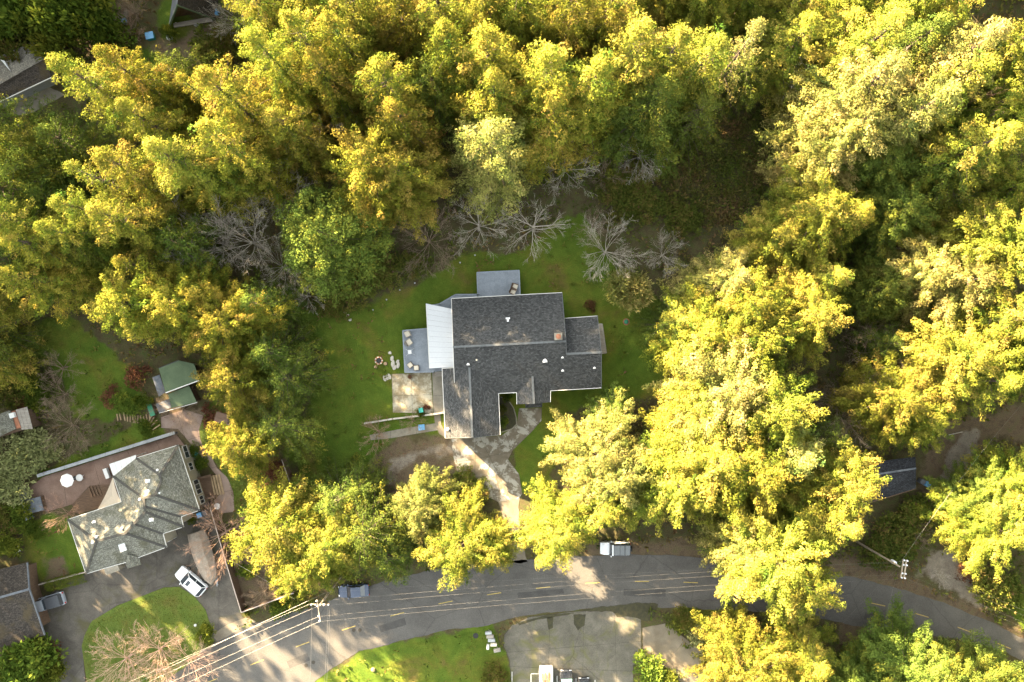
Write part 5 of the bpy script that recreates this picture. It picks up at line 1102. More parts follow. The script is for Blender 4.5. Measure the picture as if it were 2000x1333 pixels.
def vehicle(name, label, cat, px, py, rz, L, Wd, style, paint, glass='glass', hz=0.0):
    """x runs forward; parts: body, glasshouse, roof, bonnet lines, wheels, lamps, mirrors"""
    o = thing(name, P(px, py, 1.2).xy.to_3d()+Vector((0, 0, hz)), label, cat, rz); h = Wd/2; f = L/2
    belt = {'suv': 1.02, 'sedan': 0.88, 'jeep': 1.10, 'pickup': 1.05}[style]; top = {'suv': 1.72, 'sedan': 1.42, 'jeep': 1.82, 'pickup': 1.78}[style]
    hood = belt-(0.02 if style == 'jeep' else 0.10)
    st = [(-f, .84, .50, belt-.22), (-f+.06, .93, .36, belt-.06), (-f+.35, 1.0, .30, belt), (-.2*f, 1.0, .26, belt), (.30*f, 1.0, .26, belt), (.36*f, 1.0, .27, belt-.01), (f-.55, .985, .30, hood), (f-.18, .92, .36, hood-.10), (f, .78 if style != 'jeep' else .9, .46, hood-.26)]
    rings = []
    for x, w, zb, zt in st:
        a = h*w; rings.append([Vector(v) for v in ((x, -a*.92, zb), (x, a*.92, zb), (x, a, zb+.14), (x, a, zt-.16), (x, a*.965, zt-.05), (x, a*.88, zt), (x, -a*.88, zt), (x, -a*.965, zt-.05), (x, -a, zt-.16), (x, -a, zb+.14))])
    m = MB(); loft(m, rings); m.build('body', MAT[paint], o)
    if style == 'pickup': c0, c1, c2, c3 = -.10*f, .02*f, .34*f, .56*f
    elif style == 'jeep': c0, c1, c2, c3 = -f+.12, -f+.16, .26*f, .42*f
    elif style == 'suv': c0, c1, c2, c3 = -f+.12, -f+.55, .16*f, .48*f
    else: c0, c1, c2, c3 = -f+.55, -f+1.15, .10*f, .44*f
    tw = h*.80 if style != 'jeep' else h*.86; bw_ = h*.90
    B = [Vector(v) for v in ((c0, -bw_, belt-.03), (c3, -bw_, belt-.05), (c3, bw_, belt-.05), (c0, bw_, belt-.03))]; T = [Vector(v) for v in ((c1, -tw, top-.04), (c2, -tw, top-.04), (c2, tw, top-.04), (c1, tw, top-.04))]
    m = MB()
    for i in range(4): j = (i+1) % 4; m.poly([B[i], B[j], T[j], T[i]])
    m.poly(T); m.build('windows', MAT[glass], o)
    m = MB(); xs_ = [c1-.04, c1+.12, (c1+c2)/2, c2-.12, c2+.05]; rr2 = []
    for i, x in enumerate(xs_):
        w = tw*(.96 if i in (0, 4) else 1.01); z = top-(.05 if i in (0, 4) else .015 if i != 2 else 0); rr2.append([Vector(v) for v in ((x, -w, z-.06), (x, w, z-.06), (x, w, z-.02), (x, w*.85, z+.02), (x, -w*.85, z+.02), (x, -w, z-.02))])
    loft(m, rr2)
    for i in range(4):
        a, b = B[i]+Vector((0, 0, .02)), T[i]; m.tube([a*1.0, b], .045, 5)
    for t in ((.5,) if style != 'pickup' else ()):
        for sgn in (0, 2):
            a, b = (B[0].lerp(B[1], t), T[0].lerp(T[1], t)) if sgn == 0 else (B[3].lerp(B[2], t), T[3].lerp(T[2], t)); m.tube([a, b], .04, 5)
    roof = m.build('roof', MAT['paint_black' if style == 'jeep' else paint], o)
    if style == 'jeep':
        for i, (x0, x1) in enumerate(((c1+.05, c1+.72), (c1+.82, c1+1.45), (c1+1.5, c2-.25))): m = MB(); m.box(((x0+x1)/2, 0, top+.025), (x1-x0, tw*1.7, .05), 0, .97); m.build('roof_panel', MAT['grey_panel'], roof)
        m = MB(); m.box((c2-.07, 0, top+.02), (.2, tw*1.95, .06)); m.build('roof_bar', MAT[paint], roof)
        m = MB(); m.tube([(-f-.02, 0, .95), (-f-.24, 0, .95)], .37, 16); m.build('spare_wheel', MAT['rubber'], o)
    if style == 'suv':
        m = MB(); m.box((c2-.40, 0, top+.012), (.5, tw*1.0, .03)); m.build('sunroof', MAT['glass'], roof)
        for s in (-1, 1): m = MB(); m.beam((c1+.2, s*tw*.86, top+.08), (c2-.15, s*tw*.86, top+.08), .05, .05); m.build('roof_rail', MAT['steel'], roof)
        for x in (c1+.55, c1+1.25): m = MB(); m.box((x, 0, top+.02), (.03, tw*1.6, .03)); m.build('roof_seam', MAT['grey_panel'], roof)
    m = MB(); m.box(((c3+f)/2-.05, 0, belt-.02 if style == 'jeep' else hood+.035), ((f-c3)*.74, h*1.35, .04), 0, .93); m.build('bonnet', MAT[paint], o)
    for x in (-.60*f, .62*f):
        for s in (-1, 1):
            m = MB(); m.tube([(x, s*(h-.20), .34), (x, s*(h+.015), .34)], .34, 16); wo_ = m.build('wheel', MAT['rubber'], o); m = MB(); m.tube([(x, s*(h-.02), .34), (x, s*(h+.03), .34)], .2, 12); m.build('rim', MAT['steel'], wo_)
    for s in (-1, 1):
        m = MB(); m.box((f-.10, s*h*.66, hood-.24), (.14, .32, .15)); m.build('headlight', MAT['lamp_clear'], o); m = MB(); m.box((-f+.02, s*h*.76, belt-.24), (.08, .16, .26)); m.build('tail_light', MAT['lamp_red'], o)
        m = MB(); m.box((c3-.28, s*(h+.13), belt+.06), (.14, .24, .15)); m.build('mirror', MAT[paint], o)
    return o, dict(h=h, f=f, belt=belt, top=top, c0=c0)
vehicle('parked_car', 'white off-roader with grey roof panels and spare wheel parked on the road shoulder', 'car', 1202.5, 1073, math.pi-.01, 4.35, 1.85, 'jeep', 'paint_white')
vehicle('parked_car', 'dark blue saloon parked at the roadside below the green conifer', 'car', 689, 1157, math.pi+.07, 4.5, 1.8, 'sedan', 'paint_blue')
vehicle('parked_car', 'white estate car with dark sunroof on the asphalt driveway', 'car', 370, 1137.5, math.atan2(140, -165), 4.9, 1.95, 'suv', 'paint_white')
pk, d = vehicle('pickup_truck', 'silver pickup with dark canopy nosing under the near-black roof', 'pickup', 88, 1180, math.pi+.30, 5.2, 1.95, 'pickup', 'paint_silver')
m = MB(); m.box((-.52*d['f'], 0, 1.38), (d['f']*.86, d['h']*1.78, .66), 0, .93); m.build('canopy', MAT['tonneau'], pk)
pk2, d = vehicle('pickup_truck', 'white pickup with its bed full of orange timber at the bottom edge', 'pickup', 1067, 1342, -math.pi/2, 5.6, 2.0, 'pickup', 'paint_white')
m = MB(); m.box((-.58*d['f'], 0, 1.06), (d['f']*.78, d['h']*1.55, .03)); m.build('bed_liner', MAT['white_plastic'], pk2)
rr_ = random.Random(4)
MAT['orange_wood'] = plain('orange timber', (0.42, 0.20, 0.09), 0.8)
tl = thing('timber_load', P(1067, 1326, 1.2).xy.to_3d()+Vector((0, 0, 1.08)), 'loose orange timber lying in the bed of the white pickup', 'timber')
for i in range(8): m = MB(); a = rr_.uniform(-.2, .2); x = -.5+i*.14; m.beam((x, -1.0+rr_.uniform(-.2, .2), .12+.04*(i % 3)), (x+a, .9+rr_.uniform(-.3, .2), .14+.04*(i % 3)), .11, .06); m.build('plank', MAT['orange_wood'], tl)
vehicle('parked_car', 'black car with greenish windscreen at the bottom edge beside the white pickup', 'car', 1107, 1343, math.pi/2+.02, 4.6, 1.85, 'suv', 'paint_black', 'teal_glass')
vehicle('parked_car', 'dark car barely entering the bottom edge, rightmost of the parked row', 'car', 1142, 1358, math.pi/2+.02, 4.5, 1.8, 'sedan', 'paint_black')
# covered boat on its trailer
bt = thing('covered_boat', P(403, 1085), 'boat under a beige tarpaulin on the asphalt driveway', 'boat', 0); ax = (P(421, 1136)-P(388, 1036)); ax.z = 0; Lb = ax.length; ax.normalize(); sd = Vector((-ax.y, ax.x, 0)); c0 = P(388, 1036, 0); m = MB(bt.location); rings = []
for i in range(11):
    t = i/10; w = 1.45*math.sqrt(max(0.0, 1-(max(0, t-.35)/.65)**2.2))*(.86+.14*min(1, t/.2))+.03; zt = 1.55+.55*math.sin(math.pi*min(1, t*1.15))*(1-t*.4); c = c0+ax*(Lb*t)
    rings.append([c+sd*(-w*.95)+Vector((0, 0, .55+.3*t)), c+sd*(-w)+Vector((0, 0, .95+.2*t)), c+sd*(-w*.5)+Vector((0, 0, zt-.12+.04*math.sin(i*2.1))), c+Vector((0, 0, zt)), c+sd*(w*.5)+Vector((0, 0, zt-.12+.05*math.cos(i*1.7))), c+sd*w+Vector((0, 0, .95+.2*t)), c+sd*(w*.95)+Vector((0, 0, .55+.3*t))])
MAT['tarp'] = grain('weathered beige tarpaulin', [(0.3, (0.15, 0.12, 0.095)), (0.7, (0.24, 0.20, 0.16))], 1.2, 9, 0.9, 0.8, 0.06); loft(m, rings, True, True); m.build('tarpaulin', MAT['tarp'], bt)
m = MB(bt.location); m.tube([c0+ax*(Lb*.55)+Vector((0, 0, .4)), P(426, 1143, .45)], .06, 6); tr_ = m.build('trailer_tongue', MAT['steel'], bt)
for s in (-1, 1): m = MB(bt.location); p = c0+ax*(Lb*.3)+sd*(s*1.15); m.tube([p+sd*(-.11)+Vector((0, 0, .32)), p+sd*.11+Vector((0, 0, .32))], .32, 14); m.build('wheel', MAT['rubber'], bt)
mo = thing('jet_ski_trailer', P(424, 1118), 'narrow metal trailer standing beside the covered boat', 'trailer', math.radians(-84)); m = MB(); m.beam((-1.5, -.16, .5), (1.4, -.16, .5), .07, .07); m.beam((-1.5, .16, .5), (1.4, .16, .5), .07, .07); m.beam((-1.5, 0, .5), (1.9, 0, .48), .08, .08); m.build('frame', MAT['steel'], mo)
for i in range(5): m = MB(); m.beam((-1.3+i*.55, -.2, .56), (-1.3+i*.55, .2, .56), .06, .05); m.build('crossbar', MAT['steel'], mo)
for s in (-1, 1): m = MB(); m.tube([(-.6, s*.24, .25), (-.6, s*.36, .25)], .25, 12); m.build('wheel', MAT['rubber'], mo)

# ------------------------------------------------------------------ furniture and small things round the main house
def chair(px, py, rz, z, frame, cush, label, s=1.0):
    o = thing('patio_chair', P(px, py, z+.4).xy.to_3d()+Vector((0, 0, z)), label, 'chair', rz, 'patio chairs on the decks'); o.scale = (s, s, s)
    m = MB(); m.box((0, 0, .36), (.66, .66, .14)); m.build('seat', MAT[cush], o); m = MB(); m.slab([(-.33, .26, .40), (.33, .26, .40), (.33, .46, .95), (-.33, .46, .95)], .1); m.build('backrest', MAT[frame], o)
    for sx in (-1, 1): m = MB(); m.box((sx*.37, .05, .52), (.09, .72, .06)); m.build('armrest', MAT[frame], o)
    for sx in (-1, 1):
        for sy in (-1, 1): m = MB(); m.box((sx*.36, sy*.28, .25), (.06, .06, .5)); m.build('leg', MAT[frame], o)
chair(1005.4, 560.7, 1.25, 1.11, 'wicker', 'cushion', 'brown wicker chair on the square north deck, the upper one', 1.15); chair(1002.3, 569.3, 1.1, 1.11, 'wicker', 'cushion', 'brown wicker chair on the square north deck, the lower one', 1.15)
chair(795.9, 652.5, -1.1, .91, 'grey_wood', 'cushion', 'pale chair in the top corner of the west deck', 1.15); chair(799, 668.8, 2.2, .91, 'grey_wood', 'cushion', 'tan chair second from the top of the west deck', 1.15)
def ottoman(px, py, rz, label):
    o = thing('footstool', P(px, py, 1.3).xy.to_3d()+Vector((0, 0, .91)), label, 'footstool', rz, 'footstools on the west deck'); m = MB(); m.box((0, 0, .2), (.74, .74, .32)); m.build('base', MAT['wicker'], o); m = MB(); m.box((0, 0, .42), (.66, .66, .12), 0, .94); m.build('cushion', MAT['cushion'], o)
ottoman(801, 713.5, .7, 'square cushioned footstool at the foot of the west deck, left one'); ottoman(813, 719, .1, 'square cushioned footstool at the foot of the west deck, right one')
ft = thing('folding_table', P(800.4, 688, 1.4).xy.to_3d()+Vector((0, 0, .91)), 'white folding table with splayed legs in the middle of the west deck', 'table', .1); m = MB(); m.box((0, 0, .6), (.5, .55, .04)); m.build('table_top', MAT['white_plastic'], ft)
for sx in (-1, 1):
    for sy in (-1, 1): m = MB(); m.tube([(sx*.2, sy*.2, .58), (sx*.62, sy*.5, .013)], .02, 5); m.build('leg', MAT['white_plastic'], ft)
fpit = thing('fire_pit', P(740.3, 704.6), 'round brick fire pit on the main lawn', 'fire pit')
for k in range(14): a = 2*math.pi*k/14; m = MB(); m.box((.5*math.cos(a), .5*math.sin(a), .14), (.18, .2, .28), a); m.build('brick', MAT['terracotta' if k % 2 else 'stone'], fpit)
m = MB(); m.lathe((0, 0, 0), [(.38, .02), (.38, .05)], 14); m.build('ash', MAT['black'], fpit)
def stump(px, py, label, rr3=.27, h=.4):
    o = thing('stump', P(px, py), label, 'stump'); m = MB(); m.lathe((0, 0, 0), [(rr3*1.15, -.05), (rr3, .1), (rr3*.97, h)], 11); m.build('bark', MAT['brown_wood'], o); m = MB(); m.lathe((0, 0, h), [(rr3*.9, 0), (rr3*.88, .01)], 11); m.build('cut_face', MAT['tan_wood'], o)
stump(753.5, 710.5, 'log seat right of the fire pit', .27); stump(734.5, 717, 'log seat below the fire pit', .24)
def stone(px, py, rz, sx, sy, label, h=.1, name='stepping_stone'):
    o = thing(name, P(px, py), label, 'stone', rz, 'stones on the main lawn'); rs = random.Random(int(px*3)); pts = [(sx*.5*math.cos(a+.4)*rs.uniform(.85, 1.1)*1.25, sy*.5*math.sin(a+.4)*rs.uniform(.85, 1.1)*1.25) for a in [k*math.pi/4 for k in range(8)]]; m = MB(); m.prism(pts, -.05, h); m.build('slab', MAT['stone'], o)
for i, (x, y) in enumerate(((751.5,740),(756,737.5),(761,736))): stone(x, y, -1.2, .75, .38, 'pale stepping slab left of the concrete pad, %s of three' % ('leftmost', 'middle', 'rightmost')[i])
for i, (x, y, a, sx, sy) in enumerate(((762,689.5,.3,.4,.4),(766,701,1.4,.7,.4),(768,711,1.5,.9,.45),(771,718,1.0,.6,.45),(778,713,1.4,.8,.4),(777,706,.8,.5,.3))):
    stone(x, y, a, sx, sy, 'pale rock beside the west deck, %s in the cluster' % ('topmost small round', 'upper long', 'longest middle', 'lowest left', 'lowest right', 'upper right')[i], .28, 'garden_rock')
for i, (x, y) in enumerate(((674,611),(679,616),(684,625))): stone(x, y, .4, .4, .3, 'small tan stone at the upper left of the main lawn, %s' % ('highest', 'middle', 'lowest')[i], .06)
for i, (x, y) in enumerate(((928,499.5),(899,514),(811,553.7),(782,567),(756,586),(729.5,606))):
    o = thing('garden_light', P(x, y), 'white path light on the lawn edge, %s from the north deck' % ('first', 'second', 'third', 'fourth', 'fifth', 'sixth')[i], 'garden light', 0, 'path lights along the lawn edge'); m = MB(); m.tube([(0, 0, 0), (0, 0, .45)], .025, 6); m.build('stake', MAT['steel'], o); m = MB(); m.lathe((0, 0, .42), [(.07, 0), (.12, .04), (.10, .09), (.02, .13)], 10); m.build('lamp_head', MAT['steel'], o)
sl = thing('septic_lid', P(1223, 629), 'small green dome on the lawn east of the main house', 'lid'); m = MB(); m.lathe((0, 0, 0), [(.32, 0), (.34, .12), (.26, .26), (.05, .32)], 16); m.build('dome', MAT['green_plastic'], sl); m = MB(); m.lathe((0, 0, -.02), [(.5, 0), (.5, .05)], 16); m.build('collar', MAT['terracotta'], sl)
bin_(822, 802, 'teal_plastic', 'dark teal bin on the lower edge of the concrete pad', .2, .6); ctb = thing('water_table', P(824, 834.5), 'light blue play table on the lower concrete walk', 'table', .1); m = MB(); m.box((0, 0, .48), (.95, .85, .16), 0, .92); m.build('tray', MAT['blue_plastic'], ctb)
for sx in (-1, 1):
    for sy in (-1, 1): m = MB(); m.box((sx*.36, sy*.32, .2), (.07, .07, .42)); m.build('leg', MAT['blue_plastic'], ctb)
for i, (x, y, s) in enumerate(((832,795,.3),(839,797,.24),(801,736,.3))):
    o = thing('plant_pot', P(x, y)+Vector((0, 0, .06)), ('brown pot on the concrete pad beside the teal bin, the larger', 'brown pot on the concrete pad beside the teal bin, the smaller', 'dark pot at the upper edge of the concrete pad')[i], 'pot'); m = MB(); m.lathe((0, 0, 0), [(s*.7, 0), (s, s*1.4), (s*.85, s*1.4), (s*.75, s*1.1), (.02, s*1.05)], 14); m.build('pot', MAT['wicker'], o); pm = bush_mesh('foliage', 300+i, .4, .5, 'rust_leaf', 30, 8, .2, 3); c = mesh_obj('foliage', pm, None, o, (0, 0, s)); c['kind'] = 'stuff'
# mailboxes by the road
def mailbox(px, py, rz, mat, s, label, h=1.0):
    o = thing('mailbox', P(px, py, h).xy.to_3d(), label, 'mailbox', rz, 'mailboxes by the parking lot'); m = MB(); m.box((0, 0, h/2-.1), (.1, .1, h)); m.build('post', MAT['grey_wood'], o); m = MB(); n = 7; rings = []
    for x in (-s*.6, s*.6): rings.append([Vector((x, s*.32*math.cos(a), h+s*.18+s*.3*math.sin(a))) for a in [math.pi*k/(n-1) for k in range(n)]]+[Vector((x, -s*.32, h-.04)), Vector((x, s*.32, h-.04))])
    loft(m, rings); m.build('box', MAT[mat], o); m = MB(); m.box((s*.61, 0, h+s*.2), (.02, s*.56, s*.42)); m.build('door', MAT['steel'], o)
for i, (x, y, rz, mt, s) in enumerate(((954,1236,0,'steel',.75),(957,1243,0,'grey_wood',.85),(960,1250,0,'steel',.85),(953,1263,1.5,'white_plastic',.6),(964,1259,0,'cushion',.75),(971,1270,.2,'grey_wood',.8))):
    mailbox(x, y, rz, mt, s, ('grey mailbox at the top of the cluster by the parking lot', 'weathered mailbox, second from the top of the cluster', 'grey mailbox, third from the top of the cluster', 'narrow white mailbox at the left of the cluster', 'cream mailbox at the right of the narrow white one', 'weathered box at the bottom of the mailbox cluster')[i])
lawnpot = thing('manhole', P(929, 1242), 'dark round manhole lid in the roadside lawn', 'manhole'); m = MB(); m.lathe((0, 0, 0), [(.4, -.03), (.4, .03), (.33, .035)], 18); m.build('lid', MAT['black'], lawnpot)
lr2 = thing('boulder', P(729, 1308), 'tan boulder alone on the roadside lawn', 'boulder'); m = MB(); m.lathe((0, 0, 0), [(.3, -.05), (.34, .1), (.24, .28), (.05, .33)], 9); m.build('rock', MAT['tan_wood'], lr2)
lp = thing('lamp', P(388, 1216), 'small white globe lamp in the island lawn', 'lamp'); m = MB(); m.tube([(0, 0, 0), (0, 0, .9)], .04, 7); m.build('post', MAT['black'], lp); m = MB(); m.lathe((0, 0, .88), [(.06, 0), (.18, .08), (.2, .2), (.12, .32), (.02, .36)], 12); m.build('globe', MAT['white_plastic'], lp)
ch3 = thing('garden_chair', P(37, 1072), 'white slatted garden chair at the left lawn edge', 'chair', .5)
for i in range(3): m = MB(); m.box((-.25+.25*i, 0, .4), (.16, .9, .05)); m.build('slat', MAT['white_plastic'], ch3)
for s in (-1, 1):
    for q_ in (-1, 1): m = MB(); m.box((s*.3, q_*.4, .19), (.06, .06, .38)); m.build('leg', MAT['white_plastic'], ch3)

# ------------------------------------------------------------------ utility poles and wires
MAT['wire'] = plain('aluminium cable', (0.16, 0.155, 0.145), 0.5, 0.3); MAT['pole_wood'] = grain('pole wood', [(0.3, (0.17, 0.13, 0.09)), (0.7, (0.30, 0.25, 0.19))], 2, 20, .9); MAT['ceramic'] = plain('grey ceramic', (0.45, 0.46, 0.5), .3)
def upole(px, py, arms, label, transformer=False):
    b = P(px, py, 11).xy.to_3d(); o = thing('utility_pole', b, label, 'utility pole'); m = MB(); m.tube([(0, 0, -.3), (0, 0, 11.0)], [.17, .11], 10); m.build('pole', MAT['pole_wood'], o); tips = []
    for (a, c, z) in arms:
        A, B = P(*a, z)-b, P(*c, z)-b; m = MB(); m.beam(A, B, .13, .13); ar = m.build('crossarm', MAT['pole_wood'], o)
        for t in (.03, .27, .73, .97):
            q_ = A.lerp(B, t); m = MB(); m.lathe(q_, [(.03, 0), (.03, .1), (.11, .12), (.06, .18), (.11, .22), (.05, .3)], 8); m.build('insulator', MAT['ceramic'], ar); tips.append(b+q_+Vector((0, 0, .3)))
    if transformer: m = MB(); m.lathe((.32, -.05, 8.6), [(.24, 0), (.25, .05), (.25, .8), (.2, .9), (.05, .95)], 12); m.build('transformer', MAT['ceramic'], o)
    return o, tips, b
pl, tl_, bl = upole(625, 1182, [((619,1172),(625,1214),10.6), ((607,1181),(643,1181),9.6)], 'wooden utility pole with crossarms at the left of the road')
pr, tr2, br_ = upole(1757, 1107, [((1771,1094),(1766,1130),10.6), ((1765,1093),(1760,1129),9.9)], 'wooden utility pole with transformer right of the road bend', True)
def wire(a, b, label, sag=.8, rad=.0038):
    a, b = Vector(a), Vector(b); o = thing('power_line', a, label, 'cable', 0, 'overhead cables'); m = MB(a); n = max(6, int((b-a).length/5)); m.tube([a.lerp(b, i/n)-Vector((0, 0, sag*4*(i/n)*(1-i/n))) for i in range(n+1)], rad, 4); m.build('cable', MAT['wire'], o)
NM = ('upper', 'second', 'third', 'fourth')
for i in range(4):
    wire(tl_[i], tr2[i], 'long overhead cable along the road between the two poles, %s of four' % NM[i], 1.2)
    far = P(60+i*26, 1420+i*9, 10.8); wire(tl_[i], far, 'overhead cable from the left pole to the lower left, %s of four' % NM[i], .9, .007)
    wire(tr2[i], P(2160+i*8, 1262+i*14, 10.8), 'overhead cable from the right pole to the right edge, %s of four' % NM[i], .6)
wire(P(636,1158,8), P(150,1392,8), 'thick cable crossing above the board fence corner to the lower left', .5, .013); wire(P(636,1158,8), P(1752,1100,8), 'lower cable hung along the roadside trees', 1.3, .004)
for i, (a, b) in enumerate((((641,1183),(627,1420)),((644,1183),(632,1420)),((609,1183),(601,1400)))): wire(P(*a, 9.6), P(*b, 7), 'cable from the left pole straight down the picture, %s of three' % ('right', 'middle', 'left')[(1, 0, 2)[i]], .5, .010)
wire(P(1752,1112,9.4), P(1640,1225,5.5), 'cable from the right pole across the road, the left of two', .3); wire(P(1754,1116,9.4), P(1727,1236,5.5), 'cable from the right pole across the road, the right of two', .3); wire(P(1757,1102,9.4), P(1992,794,6), 'cable from the right pole to the upper right over the dirt track', .6, .009)
wire(P(575,1171,4), P(455,1098,3.6), 'service cable dipping behind the yellow tree towards the covered boat', .3, .02)
# ------------------------------------------------------------------ leafless trees
BARE = {}
for i, (H, R, lb, sb, tw, th, lo) in enumerate([(8, 4.4, 11, 7, 5, .9, .42), (8, 4.5, 10, 6, 4, 1.4, .42), (6.5, 4.2, 17, 6, 5, .6, .34), (4, 2.6, 12, 6, 4, .7, .3)]):
    BARE['w%d' % i] = (bare_meshes(500+i, H, R, lb, sb, tw, 1.0, th, .010, lo), H, R)
def bare_tree(kind, px, py, h, r, mat, label, name='bare_tree', cat='tree', group='leafless trees and bushes'):
    (tr, br), H, R = BARE[kind]; b = P(px, py, h*0.55); rs = random.Random(int(px*31+py*7)); o = thing(name, (b.x, b.y, 0), label, cat, rs.uniform(0, 6.28), group)
    for nm, me in (('trunk', tr), ('branches', br)):
        key = (kind, nm, mat)
        if key not in BARE_MATS: c_ = me.copy(); c_.materials.clear(); c_.materials.append(MAT[mat]); BARE_MATS[key] = c_
        c = bpy.data.objects.new(nm, BARE_MATS[key]); C.objects.link(c); c.parent = o; c.scale = (r/R, r/R, h/H)
        if nm == 'branches': c['kind'] = 'stuff'
BARE_MATS = {}
for row in [
 ('w0',932,440,8,4.3,'pale_bark','white leafless tree left of the pair above the north deck'),
 ('w1',1044,440,8,4.8,'pale_bark','white leafless tree with arching limbs straight above the north deck'),
 ('w2',1186,490,7,4.4,'pale_bark','grey leafless tree with a dense fan of twigs right of the north deck'),
 ('w2',1298,497,5,2.8,'pale_bark','small grey leafless tree right of the dense fan'),
 ('w0',1102,332,7,4.4,'pale_bark','leafless tree with green moss higher up between the lawn and the wood'),
 ('w0',1256,297,7,3.6,'pale_bark','leafless tree at the left rim of the dark clearing'),
 ('w3',1160,440,4,2.6,'brown_bark','thin leafless bush between the arching white tree and the dense fan'),
 ('w0',642,228,12,4.0,'pale_bark','leafless tree amid the conifers of the upper wood'),
 ('w0',348,440,10,4.6,'pale_bark','leafless tree at the left end of the grey tangle'),
 ('w2',422,472,10,4.8,'pale_bark','leafless tree in the middle of the grey tangle, the left one'),
 ('w0',486,474,10,4.8,'pale_bark','leafless tree in the middle of the grey tangle, the right one'),
 ('w2',545,522,7,3.4,'pale_bark','leafless tree at the lower right end of the grey tangle'),
 ('w3',598,577,4,2.5,'pale_bark','small leafless bush below the round domed conifer'),
 ('w0',556,372,9,4.2,'pale_bark','leafless tree just above the round domed conifer'),
 ('w2',836,468,5,5.0,'brown_bark','wide brown leafless thicket left of the white trees'),
 ('w3',112,718,4,3.0,'brown_bark','uppermost of three grey leafless bushes left of the neighbour lawn'),
 ('w3',114,772,4,2.9,'brown_bark','middle of three grey leafless bushes left of the neighbour lawn'),
 ('w2',130,836,5,3.8,'brown_bark','lowest and widest of three leafless bushes left of the neighbour lawn'),
 ('w3',736,846,3.4,2.7,'red_bark','pinkish leafless bush at the end of the lower concrete walk'),
 ('w3',806,824,2.4,2.0,'brown_bark','small leafless bush between the garden wall and the lower walk'),
 ('w3',120,1008,4,2.8,'red_bark','reddish leafless bush by the corner of the hipped roof'),
 ('w2',430,1046,6.5,4.8,'red_bark','rusty leafless tree over the covered boat'),
 ('w2',232,1300,6,4.8,'sunlit_bark','sunlit peach leafless tree at the bottom, leftmost of three'),
 ('w2',298,1282,6,4.6,'sunlit_bark','sunlit peach leafless tree at the bottom, middle of three'),
 ('w2',362,1300,5,4.2,'sunlit_bark','sunlit peach leafless tree at the bottom, rightmost of three'),
 ('w2',352,800,3,3.4,'brown_bark','brown leafless bush beside the lower green shed'),
 ('w3',512,1162,3,2.4,'brown_bark','brown leafless bush inside the fence corner'),
 ('w2',1654,788,9,4.8,'brown_bark','rusty leafless tree right of the grove heart'),
 ('w0',1702,694,9,3.9,'brown_bark','grey-brown leafless tree above the rusty one, right of the grove'),
 ('w2',1690,640,7,2.8,'brown_bark','brownish leafless bush below the grey-green tufted conifer'),
 ('w2',1722,452,9,2.6,'brown_bark','brown leafless tree by the dark hollow at the right'),
 ('w0',1585,152,12,3.6,'pale_bark','grey leafless tree in the dark gap at the upper right'),
 ('w2',1898,200,17,3.2,'red_bark','rusty leafless tree right of the feathery pale conifer'),
 ('w2',466,30,6,3.8,'pale_bark','grey leafless bush between the pointed cabin and the conifers'),
 ('w3',256,22,4,3.2,'brown_bark','brown leafless bush beside the dirt track at the top'),
 ('w3',252,62,3,2.4,'red_bark','reddish leafless bush left of the teal tub'),
 ('w3',1798,1050,4,1.7,'brown_bark','pale leafless tree above the right utility pole'),
 ('w3',1838,1126,2,1.5,'pale_bark','pale leafless bush on the gravel turnout'),
 ('w3',1442,1112,6,2.4,'pale_bark','grey leafless twigs left of the tree over the road'),
 ('w0',1850,350,12,4,'brown_bark','bare trunked tree in the dark hollow at the right'),
 ('w3',1182,340,4,2.6,'brown_bark','brown leafless bush right of the mossy bare tree'),
]: bare_tree(*row)

# ------------------------------------------------------------------ shrubs
BUSH = {'s0': bush_mesh('shrub', 601, 2.0, 1.8, 'scrub', 230, 13, .40), 's1': bush_mesh('shrub', 602, 2.0, 2.0, 'broadleaf', 240, 13, .40), 's2': bush_mesh('shrub', 603, 2.0, 1.9, 'sage', 300, 14, .36, 7),
        's3': bush_mesh('shrub', 604, 2.0, 1.4, 'rust_leaf', 190, 11, .40), 's4': bush_mesh('shrub', 605, 2.0, 2.6, 'pale_leaf', 420, 16, .46, 6, .16, .9), 's5': bush_mesh('shrub', 606, 2.0, 2.2, 'broadleaf', 420, 14, .34, 9), 's6': bush_mesh('shrub', 607, 2.0, 2.0, 'scrub', 300, 14, .36, 8)}
def shrub(kind, px, py, h, r, label, name='shrub', cat='shrub', parts=False):
    b = P(px, py, h*0.6); rs = random.Random(int(px*17+py*5)); o = mesh_obj(name, BUSH[kind]); o.location = (b.x, b.y, 0); o.rotation_euler = (0, 0, rs.uniform(0, 6.28)); o.scale = (r/2, r/2, h/2); tag(o, label, cat, 'shrubs and small leafy trees')
